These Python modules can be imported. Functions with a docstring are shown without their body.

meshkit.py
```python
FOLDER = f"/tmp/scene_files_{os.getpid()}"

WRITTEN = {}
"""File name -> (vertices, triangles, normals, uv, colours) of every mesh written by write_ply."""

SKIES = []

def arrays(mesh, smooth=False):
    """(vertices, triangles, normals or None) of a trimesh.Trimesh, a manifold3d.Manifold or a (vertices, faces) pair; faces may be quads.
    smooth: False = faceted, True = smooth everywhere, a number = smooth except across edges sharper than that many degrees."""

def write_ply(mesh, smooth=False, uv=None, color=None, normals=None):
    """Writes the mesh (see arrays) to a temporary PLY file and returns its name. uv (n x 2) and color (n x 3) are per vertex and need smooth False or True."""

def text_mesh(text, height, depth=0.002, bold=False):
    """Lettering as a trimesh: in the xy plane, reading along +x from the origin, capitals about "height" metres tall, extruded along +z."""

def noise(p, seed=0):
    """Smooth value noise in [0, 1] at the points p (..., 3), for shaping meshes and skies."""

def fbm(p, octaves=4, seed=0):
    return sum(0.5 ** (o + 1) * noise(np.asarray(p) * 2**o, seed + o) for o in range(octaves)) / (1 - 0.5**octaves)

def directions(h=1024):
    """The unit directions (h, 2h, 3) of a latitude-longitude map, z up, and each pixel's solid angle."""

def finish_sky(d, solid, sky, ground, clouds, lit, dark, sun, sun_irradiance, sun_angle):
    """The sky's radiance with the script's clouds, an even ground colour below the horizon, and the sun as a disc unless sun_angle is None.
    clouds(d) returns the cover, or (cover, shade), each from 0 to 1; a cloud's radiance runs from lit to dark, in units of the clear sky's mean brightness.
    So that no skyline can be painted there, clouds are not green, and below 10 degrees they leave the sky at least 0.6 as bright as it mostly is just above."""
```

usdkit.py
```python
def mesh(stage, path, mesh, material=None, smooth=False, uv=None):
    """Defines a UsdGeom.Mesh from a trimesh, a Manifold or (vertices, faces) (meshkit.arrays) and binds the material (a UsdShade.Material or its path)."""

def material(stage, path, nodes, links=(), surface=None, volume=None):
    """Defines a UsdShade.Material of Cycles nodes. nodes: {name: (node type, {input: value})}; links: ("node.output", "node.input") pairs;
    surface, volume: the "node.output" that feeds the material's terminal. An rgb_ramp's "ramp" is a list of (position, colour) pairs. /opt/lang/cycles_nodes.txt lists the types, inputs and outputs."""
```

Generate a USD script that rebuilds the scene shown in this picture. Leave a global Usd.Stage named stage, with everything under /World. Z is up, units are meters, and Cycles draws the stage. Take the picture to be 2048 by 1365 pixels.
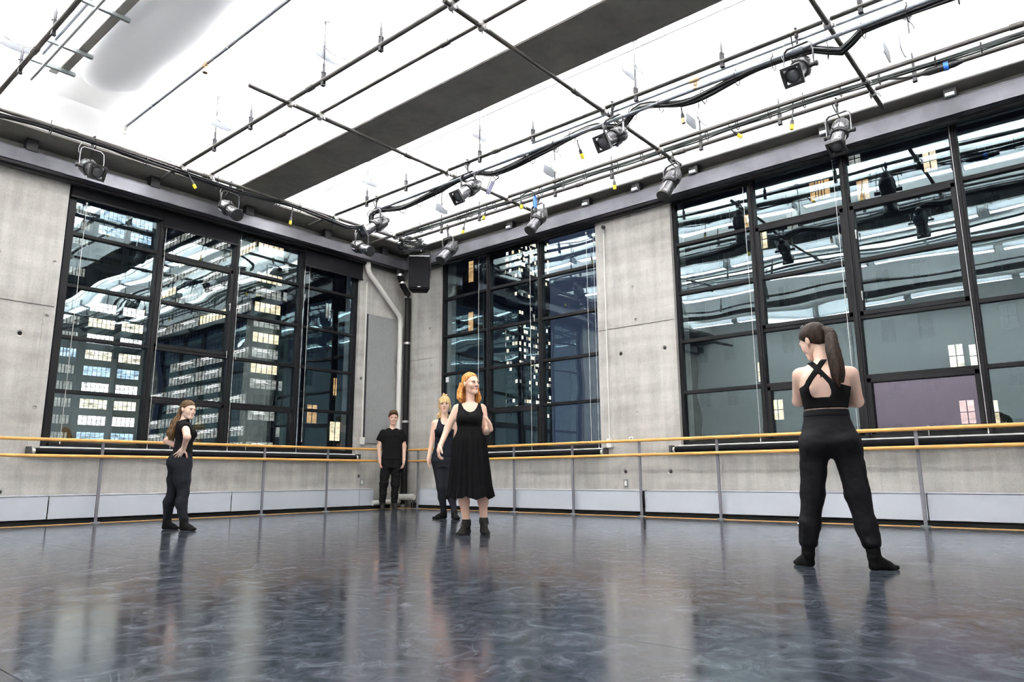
import math, random
import numpy as np, trimesh, manifold3d as m3, usdkit, meshkit
from pxr import Usd, UsdGeom, UsdLux, UsdShade, Gf, Sdf, Vt

# ---------------------------------------------------------------- stage, camera, sky, exposure
stage = Usd.Stage.CreateInMemory()
UsdGeom.SetStageUpAxis(stage, UsdGeom.Tokens.z)
UsdGeom.SetStageMetersPerUnit(stage, 1.0)
UsdGeom.Xform.Define(stage, '/World')
UsdGeom.Scope.Define(stage, '/World/Looks')

CAM_POS = (-9.194, -10.561, 0.582)
YAW, PITCH, ROLL = map(math.radians, (40.261, 10.848, -0.344))
EXPOSURE = 1.4
LAMP_UP, LAMP_DOWN = 32.0, 9.0          # fluorescent tubes: radiance of the open top and of the diffuser below
DIMMED = 0.30                            # the row along the right wall is dimmed
SKY = (0.0062, 0.0080, 0.0135)              # dusk over the city


def camera():
    cy, sy, cp, sp = math.cos(YAW), math.sin(YAW), math.cos(PITCH), math.sin(PITCH)
    f = np.array([cy * cp, sy * cp, sp]); r = np.array([sy, -cy, 0]); u = np.cross(r, f)
    c, s = math.cos(ROLL), math.sin(ROLL)
    r, u = c * r + s * u, c * u - s * r
    cam = UsdGeom.Camera.Define(stage, '/World/camera')
    m = Gf.Matrix4d(*r, 0, *u, 0, *(-f), 0, *CAM_POS, 1)
    cam.AddTransformOp().Set(m)
    cam.CreateHorizontalApertureAttr(36.0); cam.CreateVerticalApertureAttr(36.0 * 1365 / 2048)
    cam.CreateFocalLengthAttr(1414.1 / 2048 * 36.0)
    cam.CreateClippingRangeAttr(Gf.Vec2f(0.05, 2000))
    cam.CreateExposureAttr(EXPOSURE)


camera()
dome = UsdLux.DomeLight.Define(stage, '/World/dusk_sky')
dome.CreateColorAttr(Gf.Vec3f(*SKY)); dome.CreateIntensityAttr(1.0)

# ---------------------------------------------------------------- helpers
rng = random.Random(7)
USED = {}


def numbered(path):
    n = USED.get(path, 0); USED[path] = n + 1
    return path if n == 0 else f'{path}_{n:03d}'


def tag(prim, label=None, cat=None, group=None, kind=None):
    for k, v in (('label', label), ('category', cat), ('group', group), ('kind', kind)):
        if v: prim.SetCustomDataByKey(k, v)
    return prim


def thing(name, label, cat, loc=(0, 0, 0), rot=None, group=None, kind=None):
    x = UsdGeom.Xform.Define(stage, numbered('/World/' + name))
    x.AddTranslateOp().Set(Gf.Vec3d(*map(float, loc)))
    if rot is not None:
        x.AddRotateXYZOp().Set(Gf.Vec3f(*map(float, rot)))
    return tag(x.GetPrim(), label, cat, group, kind)


def part(parent, name, mesh, mat, smooth=35, label=None, kind=None):
    if isinstance(mesh, list): mesh = trimesh.util.concatenate(mesh)
    p = usdkit.mesh(stage, numbered(f'{parent.GetPath()}/{name}'), mesh, M[mat], smooth).GetPrim()
    return tag(p, label, None, None, kind)


def solo(name, mesh, mat, label, cat, group=None, kind=None, smooth=35, loc=(0, 0, 0)):
    if isinstance(mesh, list): mesh = trimesh.util.concatenate(mesh)
    m = usdkit.mesh(stage, numbered('/World/' + name), mesh, M[mat], smooth)
    if any(loc): m.AddTranslateOp().Set(Gf.Vec3d(*map(float, loc)))
    return tag(m.GetPrim(), label, cat, group, kind)


def copy_of(root, loc, label, rot=None, group=None):
    was = root.GetCustomData()
    r = thing(root.GetName().rstrip('0123456789').rstrip('_'), label, was['category'], loc, rot, group or was.get('group'))
    r.GetReferences().AddInternalReference(root.GetPath())
    r.SetInstanceable(True)
    return r


def box(x0, x1, y0, y1, z0, z1, ch=0.0):
    x0, x1 = sorted((x0, x1)); y0, y1 = sorted((y0, y1)); z0, z1 = sorted((z0, z1))
    if not ch:
        b = trimesh.creation.box((x1 - x0, y1 - y0, z1 - z0)); b.apply_translation(((x0 + x1) / 2, (y0 + y1) / 2, (z0 + z1) / 2)); return b
    pts = []
    for X, sx in ((x0, 1), (x1, -1)):
        for Y, sy in ((y0, 1), (y1, -1)):
            for Z, sz in ((z0, 1), (z1, -1)):
                pts += [(X + sx * ch, Y + sy * ch, Z), (X + sx * ch, Y, Z + sz * ch), (X, Y + sy * ch, Z + sz * ch)]
    return man(m3.Manifold.hull_points(np.array(pts, float)))


def man(m):
    a = m.to_mesh(); return trimesh.Trimesh(np.array(a.vert_properties[:, :3]), np.array(a.tri_verts), process=False)


def tube(pts, r, n=8, cap=True):
    p = np.asarray(pts, float); r = np.broadcast_to(np.asarray(r, float), (len(p),))
    t = np.gradient(p, axis=0); t /= np.linalg.norm(t, axis=1, keepdims=True) + 1e-12
    ref = np.array([0, 0, 1.0]) if abs(t[:, 2]).max() < 0.95 else np.array([1.0, 0, 0]) if abs(t[:, 0]).max() < 0.95 else np.array([0.3, 0.9, 0.3])
    a = np.cross(t, ref); a /= np.linalg.norm(a, axis=1, keepdims=True) + 1e-12
    b = np.cross(t, a); ang = np.arange(n) * 2 * np.pi / n
    v = (p[:, None] + r[:, None, None] * (np.cos(ang)[None, :, None] * a[:, None] + np.sin(ang)[None, :, None] * b[:, None])).reshape(-1, 3)
    i, j = np.meshgrid(np.arange(len(p) - 1), np.arange(n), indexing='ij')
    q = np.stack([i * n + j, i * n + (j + 1) % n, (i + 1) * n + (j + 1) % n, (i + 1) * n + j], -1).reshape(-1, 4)
    f = np.vstack([q[:, [0, 2, 1]], q[:, [0, 3, 2]]])
    if cap:
        v = np.vstack([v, p[0], p[-1]]); k = np.arange(n); e = (len(p) - 1) * n
        f = np.vstack([f, np.stack([np.full(n, len(v) - 2), k, (k + 1) % n], 1), np.stack([np.full(n, len(v) - 1), e + (k + 1) % n, e + k], 1)])
    m = trimesh.Trimesh(v, f, process=False)
    if m.volume < 0: m.invert()
    return m


def lathe(prof, origin, axis, n=20):
    """prof: (distance along axis, radius) pairs."""
    axis = np.asarray(axis, float) / np.linalg.norm(axis); o = np.asarray(origin, float)
    pts = [o + axis * d for d, _ in prof]
    a = np.cross(axis, [0, 0, 1.0] if abs(axis[2]) < 0.9 else [1.0, 0, 0]); a /= np.linalg.norm(a); b = np.cross(axis, a)
    ang = np.arange(n) * 2 * np.pi / n; ring = np.cos(ang)[:, None] * a + np.sin(ang)[:, None] * b
    v = np.vstack([p + r * ring for p, (_, r) in zip(pts, prof)]); L = len(prof)
    i, j = np.meshgrid(np.arange(L - 1), np.arange(n), indexing='ij')
    q = np.stack([i * n + j, i * n + (j + 1) % n, (i + 1) * n + (j + 1) % n, (i + 1) * n + j], -1).reshape(-1, 4)
    f = np.vstack([q[:, [0, 1, 2]], q[:, [0, 2, 3]]])
    v = np.vstack([v, pts[0], pts[-1]]); k = np.arange(n); e = (L - 1) * n
    f = np.vstack([f, np.stack([np.full(n, len(v) - 2), (k + 1) % n, k], 1), np.stack([np.full(n, len(v) - 1), e + k, e + (k + 1) % n], 1)])
    m = trimesh.Trimesh(v, f, process=False)
    if m.volume < 0: m.invert()
    return m


def prism(poly, a, b, axis):
    """poly: 2-D outline, extruded from a to b along axis x or y (outline in the two other axes, in order)."""
    poly = np.asarray(poly, float); n = len(poly)
    def at(t):
        o = np.zeros((n, 3)); o[:, {'x': [1, 2], 'y': [0, 2], 'z': [0, 1]}[axis]] = poly; o[:, 'xyz'.index(axis)] = t; return o
    return man(m3.Manifold.hull_points(np.vstack([at(a), at(b)])))


def bez(p0, p1, p2, p3, n=14):
    t = np.linspace(0, 1, n)[:, None]; p0, p1, p2, p3 = map(np.asarray, (p0, p1, p2, p3))
    return (1 - t) ** 3 * p0 + 3 * (1 - t) ** 2 * t * p1 + 3 * (1 - t) * t * t * p2 + t ** 3 * p3


# ---------------------------------------------------------------- materials
M = {}


def mat(name, color, rough=0.6, metal=0.0, var=0.0, scale=6.0, bump=0.0, bscale=40.0, stretch=(1, 1, 1), **kw):
    nodes = {'p': ('principled_bsdf', {'base_color': color, 'roughness': rough, 'metallic': metal, **kw})}; links = []
    if var or bump:
        nodes['tc'] = ('texture_coordinate', {}); nodes['mp'] = ('mapping', {'mapping_type': 'point', 'scale': stretch}); links += [('tc.object', 'mp.vector')]
    if var:
        nodes['n'] = ('noise_texture', {'scale': scale, 'detail': 5.0, 'roughness': 0.6})
        lo = tuple(c * (1 - var) for c in color); hi = tuple(min(1, c * (1 + var)) for c in color)
        nodes['r'] = ('rgb_ramp', {'ramp': [(0.3, lo), (0.7, hi)]})
        links += [('mp.vector', 'n.vector'), ('n.fac', 'r.fac'), ('r.color', 'p.base_color')]
    if bump:
        nodes['bn'] = ('noise_texture', {'scale': bscale, 'detail': 4.0}); nodes['b'] = ('bump', {'strength': bump, 'distance': 0.01})
        links += [('mp.vector', 'bn.vector'), ('bn.fac', 'b.height'), ('b.normal', 'p.normal')]
    M[name] = usdkit.material(stage, '/World/Looks/' + name, nodes, links, 'p.BSDF')


def emit(name, color, strength):
    M[name] = usdkit.material(stage, '/World/Looks/' + name, {'e': ('emission', {'color': color, 'strength': strength})}, [], 'e.emission')


def lit_mat(name, color, strength, vary=0.75):
    """A lit room seen through its window: uneven, as lamps, ceilings and furniture make it."""
    M[name] = usdkit.material(stage, '/World/Looks/' + name, {'g': ('geometry', {}), 'm': ('mapping', {'scale': (0.5, 0.5, 1.4)}), 'n': ('noise_texture', {'scale': 1.3, 'detail': 4.0, 'roughness': 0.65}),
        'r': ('map_range', {'from_min': 0.34, 'from_max': 0.68, 'to_min': (1 - vary) * strength, 'to_max': (1 + vary) * strength, 'clamp': True}), 'e': ('emission', {'color': color})},
        [('g.position', 'm.vector'), ('m.vector', 'n.vector'), ('n.fac', 'r.value'), ('r.result', 'e.strength')], 'e.emission')


def concrete(name, base, streak):
    """Board-marked cast concrete: blotches, vertical water streaks, faint lift bands, pores."""
    c = lambda k: tuple(k * x for x in base)
    nodes = {
        'g': ('geometry', {}),
        'm1': ('mapping', {'scale': (1.1, 1.1, 1.1)}), 'n1': ('noise_texture', {'scale': 1.6, 'detail': 7.0, 'roughness': 0.65, 'distortion': 0.4}),
        'm2': ('mapping', {'scale': (5, 5, 0.35)}), 'n2': ('noise_texture', {'scale': 1.8, 'detail': 4.0, 'roughness': 0.6}),
        'm3': ('mapping', {'scale': (0.3, 0.3, 4)}), 'n3': ('noise_texture', {'scale': 1.4, 'detail': 2.0}),
        'n4': ('noise_texture', {'scale': 90.0, 'detail': 3.0, 'roughness': 0.7}),
        'r1': ('rgb_ramp', {'ramp': [(0.28, c(0.74)), (0.5, c(1.0)), (0.72, c(1.16))]}),
        'r2': ('rgb_ramp', {'ramp': [(0.30, (1 - streak,) * 3), (0.62, (1.03, 1.03, 1.03))]}),
        'r3': ('rgb_ramp', {'ramp': [(0.35, (0.90, 0.895, 0.88)), (0.6, (1.04, 1.04, 1.04))]}),
        'r4': ('rgb_ramp', {'ramp': [(0.30, (0.80,) * 3), (0.5, (1, 1, 1)), (0.75, (1.07,) * 3)]}),
        'x1': ('mix', {'mix_type': 'multiply', 'fac': 1.0}), 'x2': ('mix', {'mix_type': 'multiply', 'fac': 1.0}), 'x3': ('mix', {'mix_type': 'multiply', 'fac': 1.0}),
        'b': ('bump', {'strength': 0.35, 'distance': 0.006}),
        'p': ('principled_bsdf', {'roughness': 0.82, 'specular_ior_level': 0.3}),
    }
    links = [('g.position', 'm1.vector'), ('g.position', 'm2.vector'), ('g.position', 'm3.vector'), ('g.position', 'n4.vector'),
             ('m1.vector', 'n1.vector'), ('m2.vector', 'n2.vector'), ('m3.vector', 'n3.vector'),
             ('n1.fac', 'r1.fac'), ('n2.fac', 'r2.fac'), ('n3.fac', 'r3.fac'), ('n4.fac', 'r4.fac'),
             ('r1.color', 'x1.color1'), ('r2.color', 'x1.color2'), ('x1.color', 'x2.color1'), ('r3.color', 'x2.color2'), ('x2.color', 'x3.color1'), ('r4.color', 'x3.color2'),
             ('x3.color', 'p.base_color'), ('n4.fac', 'b.height'), ('b.normal', 'p.normal')]
    M[name] = usdkit.material(stage, '/World/Looks/' + name, nodes, links, 'p.BSDF')


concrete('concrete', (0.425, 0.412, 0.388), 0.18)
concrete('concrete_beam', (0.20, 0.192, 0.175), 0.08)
mat('white_slab', (0.86, 0.86, 0.86), 0.9, var=0.03, scale=1.5)
mat('plaster', (0.80, 0.81, 0.80), 0.85, var=0.03)
mat('black_frame', (0.007, 0.007, 0.0085), 0.5, specular_ior_level=0.2)
mat('steel_channel', (0.115, 0.115, 0.13), 0.42, 0.6, var=0.3, scale=2, bump=0.08, bscale=8)
mat('dark_steel', (0.06, 0.06, 0.066), 0.5, 0.5)
mat('barre_wood', (0.60, 0.32, 0.085), 0.38, var=0.16, scale=5, stretch=(1, 1, 8))
mat('floor_trim', (0.58, 0.33, 0.12), 0.5, var=0.1)
mat('post_paint', (0.14, 0.14, 0.16), 0.5, var=0.1)
mat('heater_paint', (0.50, 0.53, 0.585), 0.45, var=0.02)
mat('void', (0.006, 0.006, 0.006), 0.9)
mat('sill_white', (0.72, 0.72, 0.70), 0.5)
mat('shade_fabric', (0.008, 0.008, 0.010), 0.8, bump=0.1, bscale=300, specular_ior_level=0.15)
mat('shade_grey', (0.04, 0.045, 0.055), 0.7)
mat('white_plastic', (0.72, 0.71, 0.67), 0.45)
mat('pvc_white', (0.66, 0.65, 0.61), 0.42, var=0.05)
mat('black_pipe', (0.006, 0.006, 0.0065), 0.5, specular_ior_level=0.2)
mat('clamp_zinc', (0.55, 0.54, 0.52), 0.35, 0.9, var=0.2, scale=20)
mat('felt', (0.235, 0.24, 0.245), 0.95, var=0.12, scale=60, bump=0.3, bscale=150)
mat('pipe_iron', (0.070, 0.066, 0.060), 0.48, 0.45, var=0.3, scale=5)
mat('pipe_galv', (0.28, 0.30, 0.34), 0.38, 0.8, var=0.15)
mat('brass', (0.55, 0.42, 0.28), 0.35, 0.9)
mat('cable_black', (0.010, 0.011, 0.013), 0.42)
mat('cable_green', (0.020, 0.028, 0.028), 0.45)
mat('tie_black', (0.008, 0.008, 0.008), 0.6)
mat('yellow', (0.78, 0.62, 0.02), 0.5)
mat('blue_plug', (0.03, 0.16, 0.62), 0.45)
mat('grey_box', (0.20, 0.20, 0.30), 0.5)
M['lamp_white'] = usdkit.material(stage, '/World/Looks/lamp_white', {'d': ('diffuse_bsdf', {'color': (0.85, 0.86, 0.88)}), 't': ('translucent_bsdf', {'color': (0.8, 0.81, 0.83)}), 'x': ('mix_closure', {'fac': 0.35})}, [('d.BSDF', 'x.closure1'), ('t.BSDF', 'x.closure2')], 'x.closure')
mat('end_plate', (0.60, 0.62, 0.66), 0.5)
mat('cast_alu', (0.21, 0.21, 0.222), 0.30, 0.92, var=0.25, scale=14)
mat('black_metal', (0.014, 0.014, 0.015), 0.45, var=0.3, scale=30)
mat('lens', (0.05, 0.055, 0.06), 0.05, specular_ior_level=0.9)
mat('speaker_black', (0.007, 0.007, 0.0085), 0.7, bump=0.25, bscale=350, specular_ior_level=0.12)
mat('lamp_end', (0.26, 0.275, 0.30), 0.6)
mat('duct_white', (0.90, 0.91, 0.93), 0.7)
mat('tray_grey', (0.28, 0.27, 0.25), 0.7, var=0.12)
mat('bare_steel', (0.30, 0.33, 0.33), 0.35, 0.8)
mat('paper', (0.80, 0.80, 0.78), 0.8)
emit('tube_up', (1.0, 0.985, 0.97), LAMP_UP)
emit('tube_down', (1.0, 0.985, 0.97), LAMP_DOWN)
emit('tube_up_dimmed', (1.0, 0.985, 0.97), LAMP_UP * DIMMED); emit('tube_down_dimmed', (1.0, 0.985, 0.97), LAMP_DOWN * DIMMED)


def glass_mat(name='pane', tint=(0.84, 0.89, 0.91), shine=(0.80, 0.98, 1.0)):
    """Double-glazed pane: see-through plus a mirror by Fresnel; the panes bow slightly, so what they mirror wavers."""
    nodes = {'g': ('geometry', {}), 'oi': ('object_info', {}), 'ad': ('vector_math', {'math_type': 'add'}), 'mu': ('vector_math', {'math_type': 'scale', 'scale': 31.0}),
             'm': ('mapping', {'scale': (0.6, 0.6, 1.5)}), 'n': ('noise_texture', {'scale': 1.0, 'detail': 1.0, 'roughness': 0.35}),
             'b': ('bump', {'strength': 0.16, 'distance': 0.05}),
             'f': ('layer_weight', {'blend': 0.5}), 'pw': ('math', {'math_type': 'power', 'value2': 5.0}), 'ma': ('math', {'math_type': 'multiply_add', 'value2': 0.84, 'value3': 0.13}), 't': ('transparent_bsdf', {'color': tint}), 's': ('glossy_bsdf', {'color': shine, 'roughness': 0.004}),
             'x': ('mix_closure', {})}
    links = [('oi.random', 'mu.vector1'), ('g.position', 'ad.vector1'), ('mu.vector', 'ad.vector2'), ('ad.vector', 'm.vector'), ('m.vector', 'n.vector'), ('n.fac', 'b.height'),
             ('b.normal', 's.normal'), ('f.facing', 'pw.value1'), ('pw.value', 'ma.value1'), ('ma.value', 'x.fac'), ('t.BSDF', 'x.closure1'), ('s.BSDF', 'x.closure2')]
    M[name] = usdkit.material(stage, '/World/Looks/' + name, nodes, links, 'x.closure')


glass_mat()
glass_mat('pane_violet', (0.75, 0.72, 0.85), (1.0, 0.90, 1.0))


def floor_mat():
    """Black dance vinyl: sheen broken by rubbed-in scuffs, faint light scratches."""
    nodes = {'g': ('geometry', {}),
             'n1': ('noise_texture', {'scale': 0.55, 'detail': 5.0, 'roughness': 0.6}),
             'n2': ('noise_texture', {'scale': 6.5, 'detail': 9.0, 'roughness': 0.75, 'distortion': 1.0}),
             'n3': ('noise_texture', {'scale': 1.9, 'detail': 2.0, 'distortion': 1.6}),
             'm4': ('mapping', {'scale': (0.35, 5.0, 1.0), 'rotation': (0, 0, 0.5)}), 'n4': ('noise_texture', {'scale': 2.4, 'detail': 4.0, 'roughness': 0.6, 'distortion': 0.6}),
             'r2': ('rgb_ramp', {'ramp': [(0.34, (0.017, 0.020, 0.028)), (0.50, (0.038, 0.044, 0.058)), (0.66, (0.074, 0.083, 0.100))]}),
             'r3': ('rgb_ramp', {'ramp': [(0.494, (0, 0, 0)), (0.5, (0.10, 0.105, 0.115)), (0.506, (0, 0, 0))]}),
             'r4': ('rgb_ramp', {'ramp': [(0.66, (0, 0, 0)), (0.80, (0.05, 0.052, 0.056))]}),
             'a1': ('mix', {'mix_type': 'add', 'fac': 0.45}), 'a2': ('mix', {'mix_type': 'add', 'fac': 1.0}),
             'rr': ('map_range', {'from_min': 0.3, 'from_max': 0.75, 'to_min': 0.08, 'to_max': 0.23, 'clamp': True}),
             'b': ('bump', {'strength': 0.10, 'distance': 0.004}),
             'p': ('principled_bsdf', {'specular_ior_level': 0.8})}
    links = [('g.position', x + '.vector') for x in ('n1', 'n2', 'n3', 'm4')] + [('m4.vector', 'n4.vector'), ('n2.fac', 'r2.fac'), ('n3.fac', 'r3.fac'), ('n4.fac', 'r4.fac'),
             ('r2.color', 'a1.color1'), ('r3.color', 'a1.color2'), ('a1.color', 'a2.color1'), ('r4.color', 'a2.color2'), ('a2.color', 'p.base_color'),
             ('n2.fac', 'rr.value'), ('rr.result', 'p.roughness'), ('n1.fac', 'b.height'), ('b.normal', 'p.normal')]
    M['vinyl'] = usdkit.material(stage, '/World/Looks/vinyl', nodes, links, 'p.BSDF')


floor_mat()

# ---------------------------------------------------------------- the room
YL, XR = 0.36, 0.25                 # inner faces of the left wall (y) and of the right wall (x)
X0R, Y0R = -13.0, -14.0             # far sides of the room, behind the camera
ZC, ZS = 5.68, 5.10                 # ceiling slab, underside of beams
GY, GX = 0.48, 0.37                 # glass planes
ROWS = [1.04, 1.775, 2.535, 3.275, 4.035, 4.80]
W1 = [-5.93, -4.69, -3.425, -2.155, -0.937]
W2 = [-0.715, -1.925, -3.15, -4.37]
W3 = [-5.77, -6.992, -8.243, -9.505, -10.76]


def mbox(x0, x1, y0, y1, z0, z1):
    return m3.Manifold.cube((x1 - x0, y1 - y0, z1 - z0)).translate((x0, y0, z0))


def hole(wall, a, z, r=0.028, depth=0.10):
    """A form-tie hole with a coned mouth."""
    c = m3.Manifold.cylinder(depth, r, r, 16) + m3.Manifold.cylinder(0.012, r * 1.75, r, 16)
    if wall == 'L':
        return c.rotate((-90, 0, 0)).translate((a, YL - 0.001, z))
    return c.rotate((0, 90, 0)).translate((XR - 0.001, a, z))


# left wall with its window opening, the lift joint and tie holes
wl = mbox(X0R - 0.3, XR + 0.5, YL, YL + 0.45, -0.1, ZC)
wl -= mbox(-6.02, -0.885, YL - 0.1, YL + 1, 1.005, 4.86)
for a, b in ((X0R - 0.5, -6.05), (-0.86, XR + 0.6)):
    wl -= mbox(a, b, YL - 0.1, YL + 0.014, 2.895, 2.918)
for x, z in ((-6.4, 2.49), (-6.4, .42), (-.78, 2.45), (-.76, .6), (-7.2, 2.49), (-7.9, 2.49)):
    wl -= hole('L', x, z)
for x, z in ((-6.1, 3.54), (-6.12, 2.77), (-6.13, 1.52), (-6.75, 3.54)):
    wl -= hole('L', x, z, 0.016, 0.02)
wl -= mbox(-6.165, -6.16, YL - 0.1, YL + 0.004, 1.0, 2.895)
wl -= mbox(-.815, -.81, YL - 0.1, YL + 0.004, 2.92, 4.4)
t = thing('wall_left', 'left concrete wall with one wide window and form-tie holes', 'wall', kind='structure')
part(t, 'concrete_wall', man(wl), 'concrete', False)

wr = mbox(XR, XR + 0.45, Y0R - 0.3, YL, -0.1, ZC)
wr -= mbox(XR - 0.1, XR + 1, -4.385, -0.705, 1.005, 4.86)
wr -= mbox(XR - 0.1, XR + 1, -12.1, -5.755, 1.005, 4.86)
for a, b in ((-0.675, YL + 0.1), (-5.73, -4.41)):
    wr -= mbox(XR - 0.1, XR + 0.014, a, b, 2.862, 2.885)
for y, z in ((-4.79, 2.46), (-5.56, 2.46), (-4.8, .64), (-5.56, .635), (-8.0, .64), (-10.4, .64)):
    wr -= hole('R', y, z)
for y, z in ((-5.09, 2.97), (-5.05, 1.52), (-5.05, 3.5), (-5.05, 4.68), (-.43, 3.48), (-.49, 2.73)):
    wr -= hole('R', y, z, 0.015, 0.02)
wr -= mbox(XR - 0.1, XR + 0.003, -5.75, -4.4, 2.14, 2.146)
wr -= mbox(XR - 0.1, XR + 0.003, -6.35, -6.345, 0.3, 0.98)
t = thing('wall_right', 'right concrete wall with a narrow and a wide window', 'wall', kind='structure')
part(t, 'concrete_wall', man(wr), 'concrete', False)
tag(solo('wall_rear', box(X0R - 0.3, XR + 0.45, Y0R - 0.3, Y0R, -0.1, ZC), 'plaster', 'plain painted wall behind the camera, facing the left windows', 'wall'), kind='structure')
tag(solo('wall_side', box(X0R - 0.3, X0R, Y0R, YL, -0.1, ZC), 'plaster', 'plain painted wall behind the camera, facing the right windows', 'wall'), kind='structure')

# floor: vinyl sheets laid side by side, in the direction of the right wall
t = thing('floor', 'glossy black vinyl dance floor with scuffs and sheet seams', 'floor', kind='structure')
part(t, 'sub_floor', box(X0R, XR, Y0R, YL, -0.1, -0.006), 'void')
xs = [X0R] + [-11.6, -10.0, -8.43, -6.86, -5.28, -3.71, -2.14, -0.57] + [0.0]
for a, b in zip(xs[:-1], xs[1:]):
    part(t, 'vinyl_sheet', box(a + 0.0015, b - 0.0015, Y0R, 0.0, -0.02, 0.0, 0.001), 'vinyl', False)
part(t, 'edge_strip', [box(X0R, 0.0, 0.0, 0.018, -0.02, 0.007, 0.002)], 'floor_trim', False, 'thin wooden edging strip along the left wall')
part(t, 'edge_strip', [box(0.0, 0.018, Y0R, 0.018, -0.02, 0.007, 0.002)], 'floor_trim', False, 'thin wooden edging strip along the right wall')

# ceiling: slab, deep beams, perimeter soffits, vents
t = thing('ceiling', 'white ceiling between dark concrete beams and soffits', 'ceiling', kind='structure')
part(t, 'slab', box(X0R, XR + 0.4, Y0R, YL + 0.4, ZC, ZC + 0.2), 'white_slab', False)
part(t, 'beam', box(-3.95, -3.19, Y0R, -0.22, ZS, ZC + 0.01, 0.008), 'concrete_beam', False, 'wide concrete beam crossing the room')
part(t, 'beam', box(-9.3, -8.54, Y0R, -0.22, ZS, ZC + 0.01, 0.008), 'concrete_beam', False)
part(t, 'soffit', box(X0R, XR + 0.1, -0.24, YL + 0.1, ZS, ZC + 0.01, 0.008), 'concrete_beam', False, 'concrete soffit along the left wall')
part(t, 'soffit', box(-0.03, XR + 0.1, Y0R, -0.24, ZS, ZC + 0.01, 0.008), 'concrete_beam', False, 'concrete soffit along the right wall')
part(t, 'lining', box(X0R, -0.04, -0.2405, -0.244, ZS + 0.03, ZC), 'white_slab', False)
for x in (-3.95 - .0025, -3.19 + .0025, -9.3 - .0025, -8.54 + .0025):
    part(t, 'lining', box(x - .002, x + .002, Y0R, -0.245, ZS + 0.012, ZC), 'white_slab', False)
part(t, 'lining', box(-0.034, -0.0305, Y0R, -0.245, ZS + 0.03, ZC), 'white_slab', False)
for x in (-4.98, -2.4, -0.62, -7.4):
    for k in range(2):
        part(t, 'vent_slot', box(x - 0.1 + k * 0.11, x - 0.01 + k * 0.11, -0.252, -0.243, 5.52 - 0.01 * k, 5.56 - 0.01 * k, 0.002), 'end_plate', False)


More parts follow.
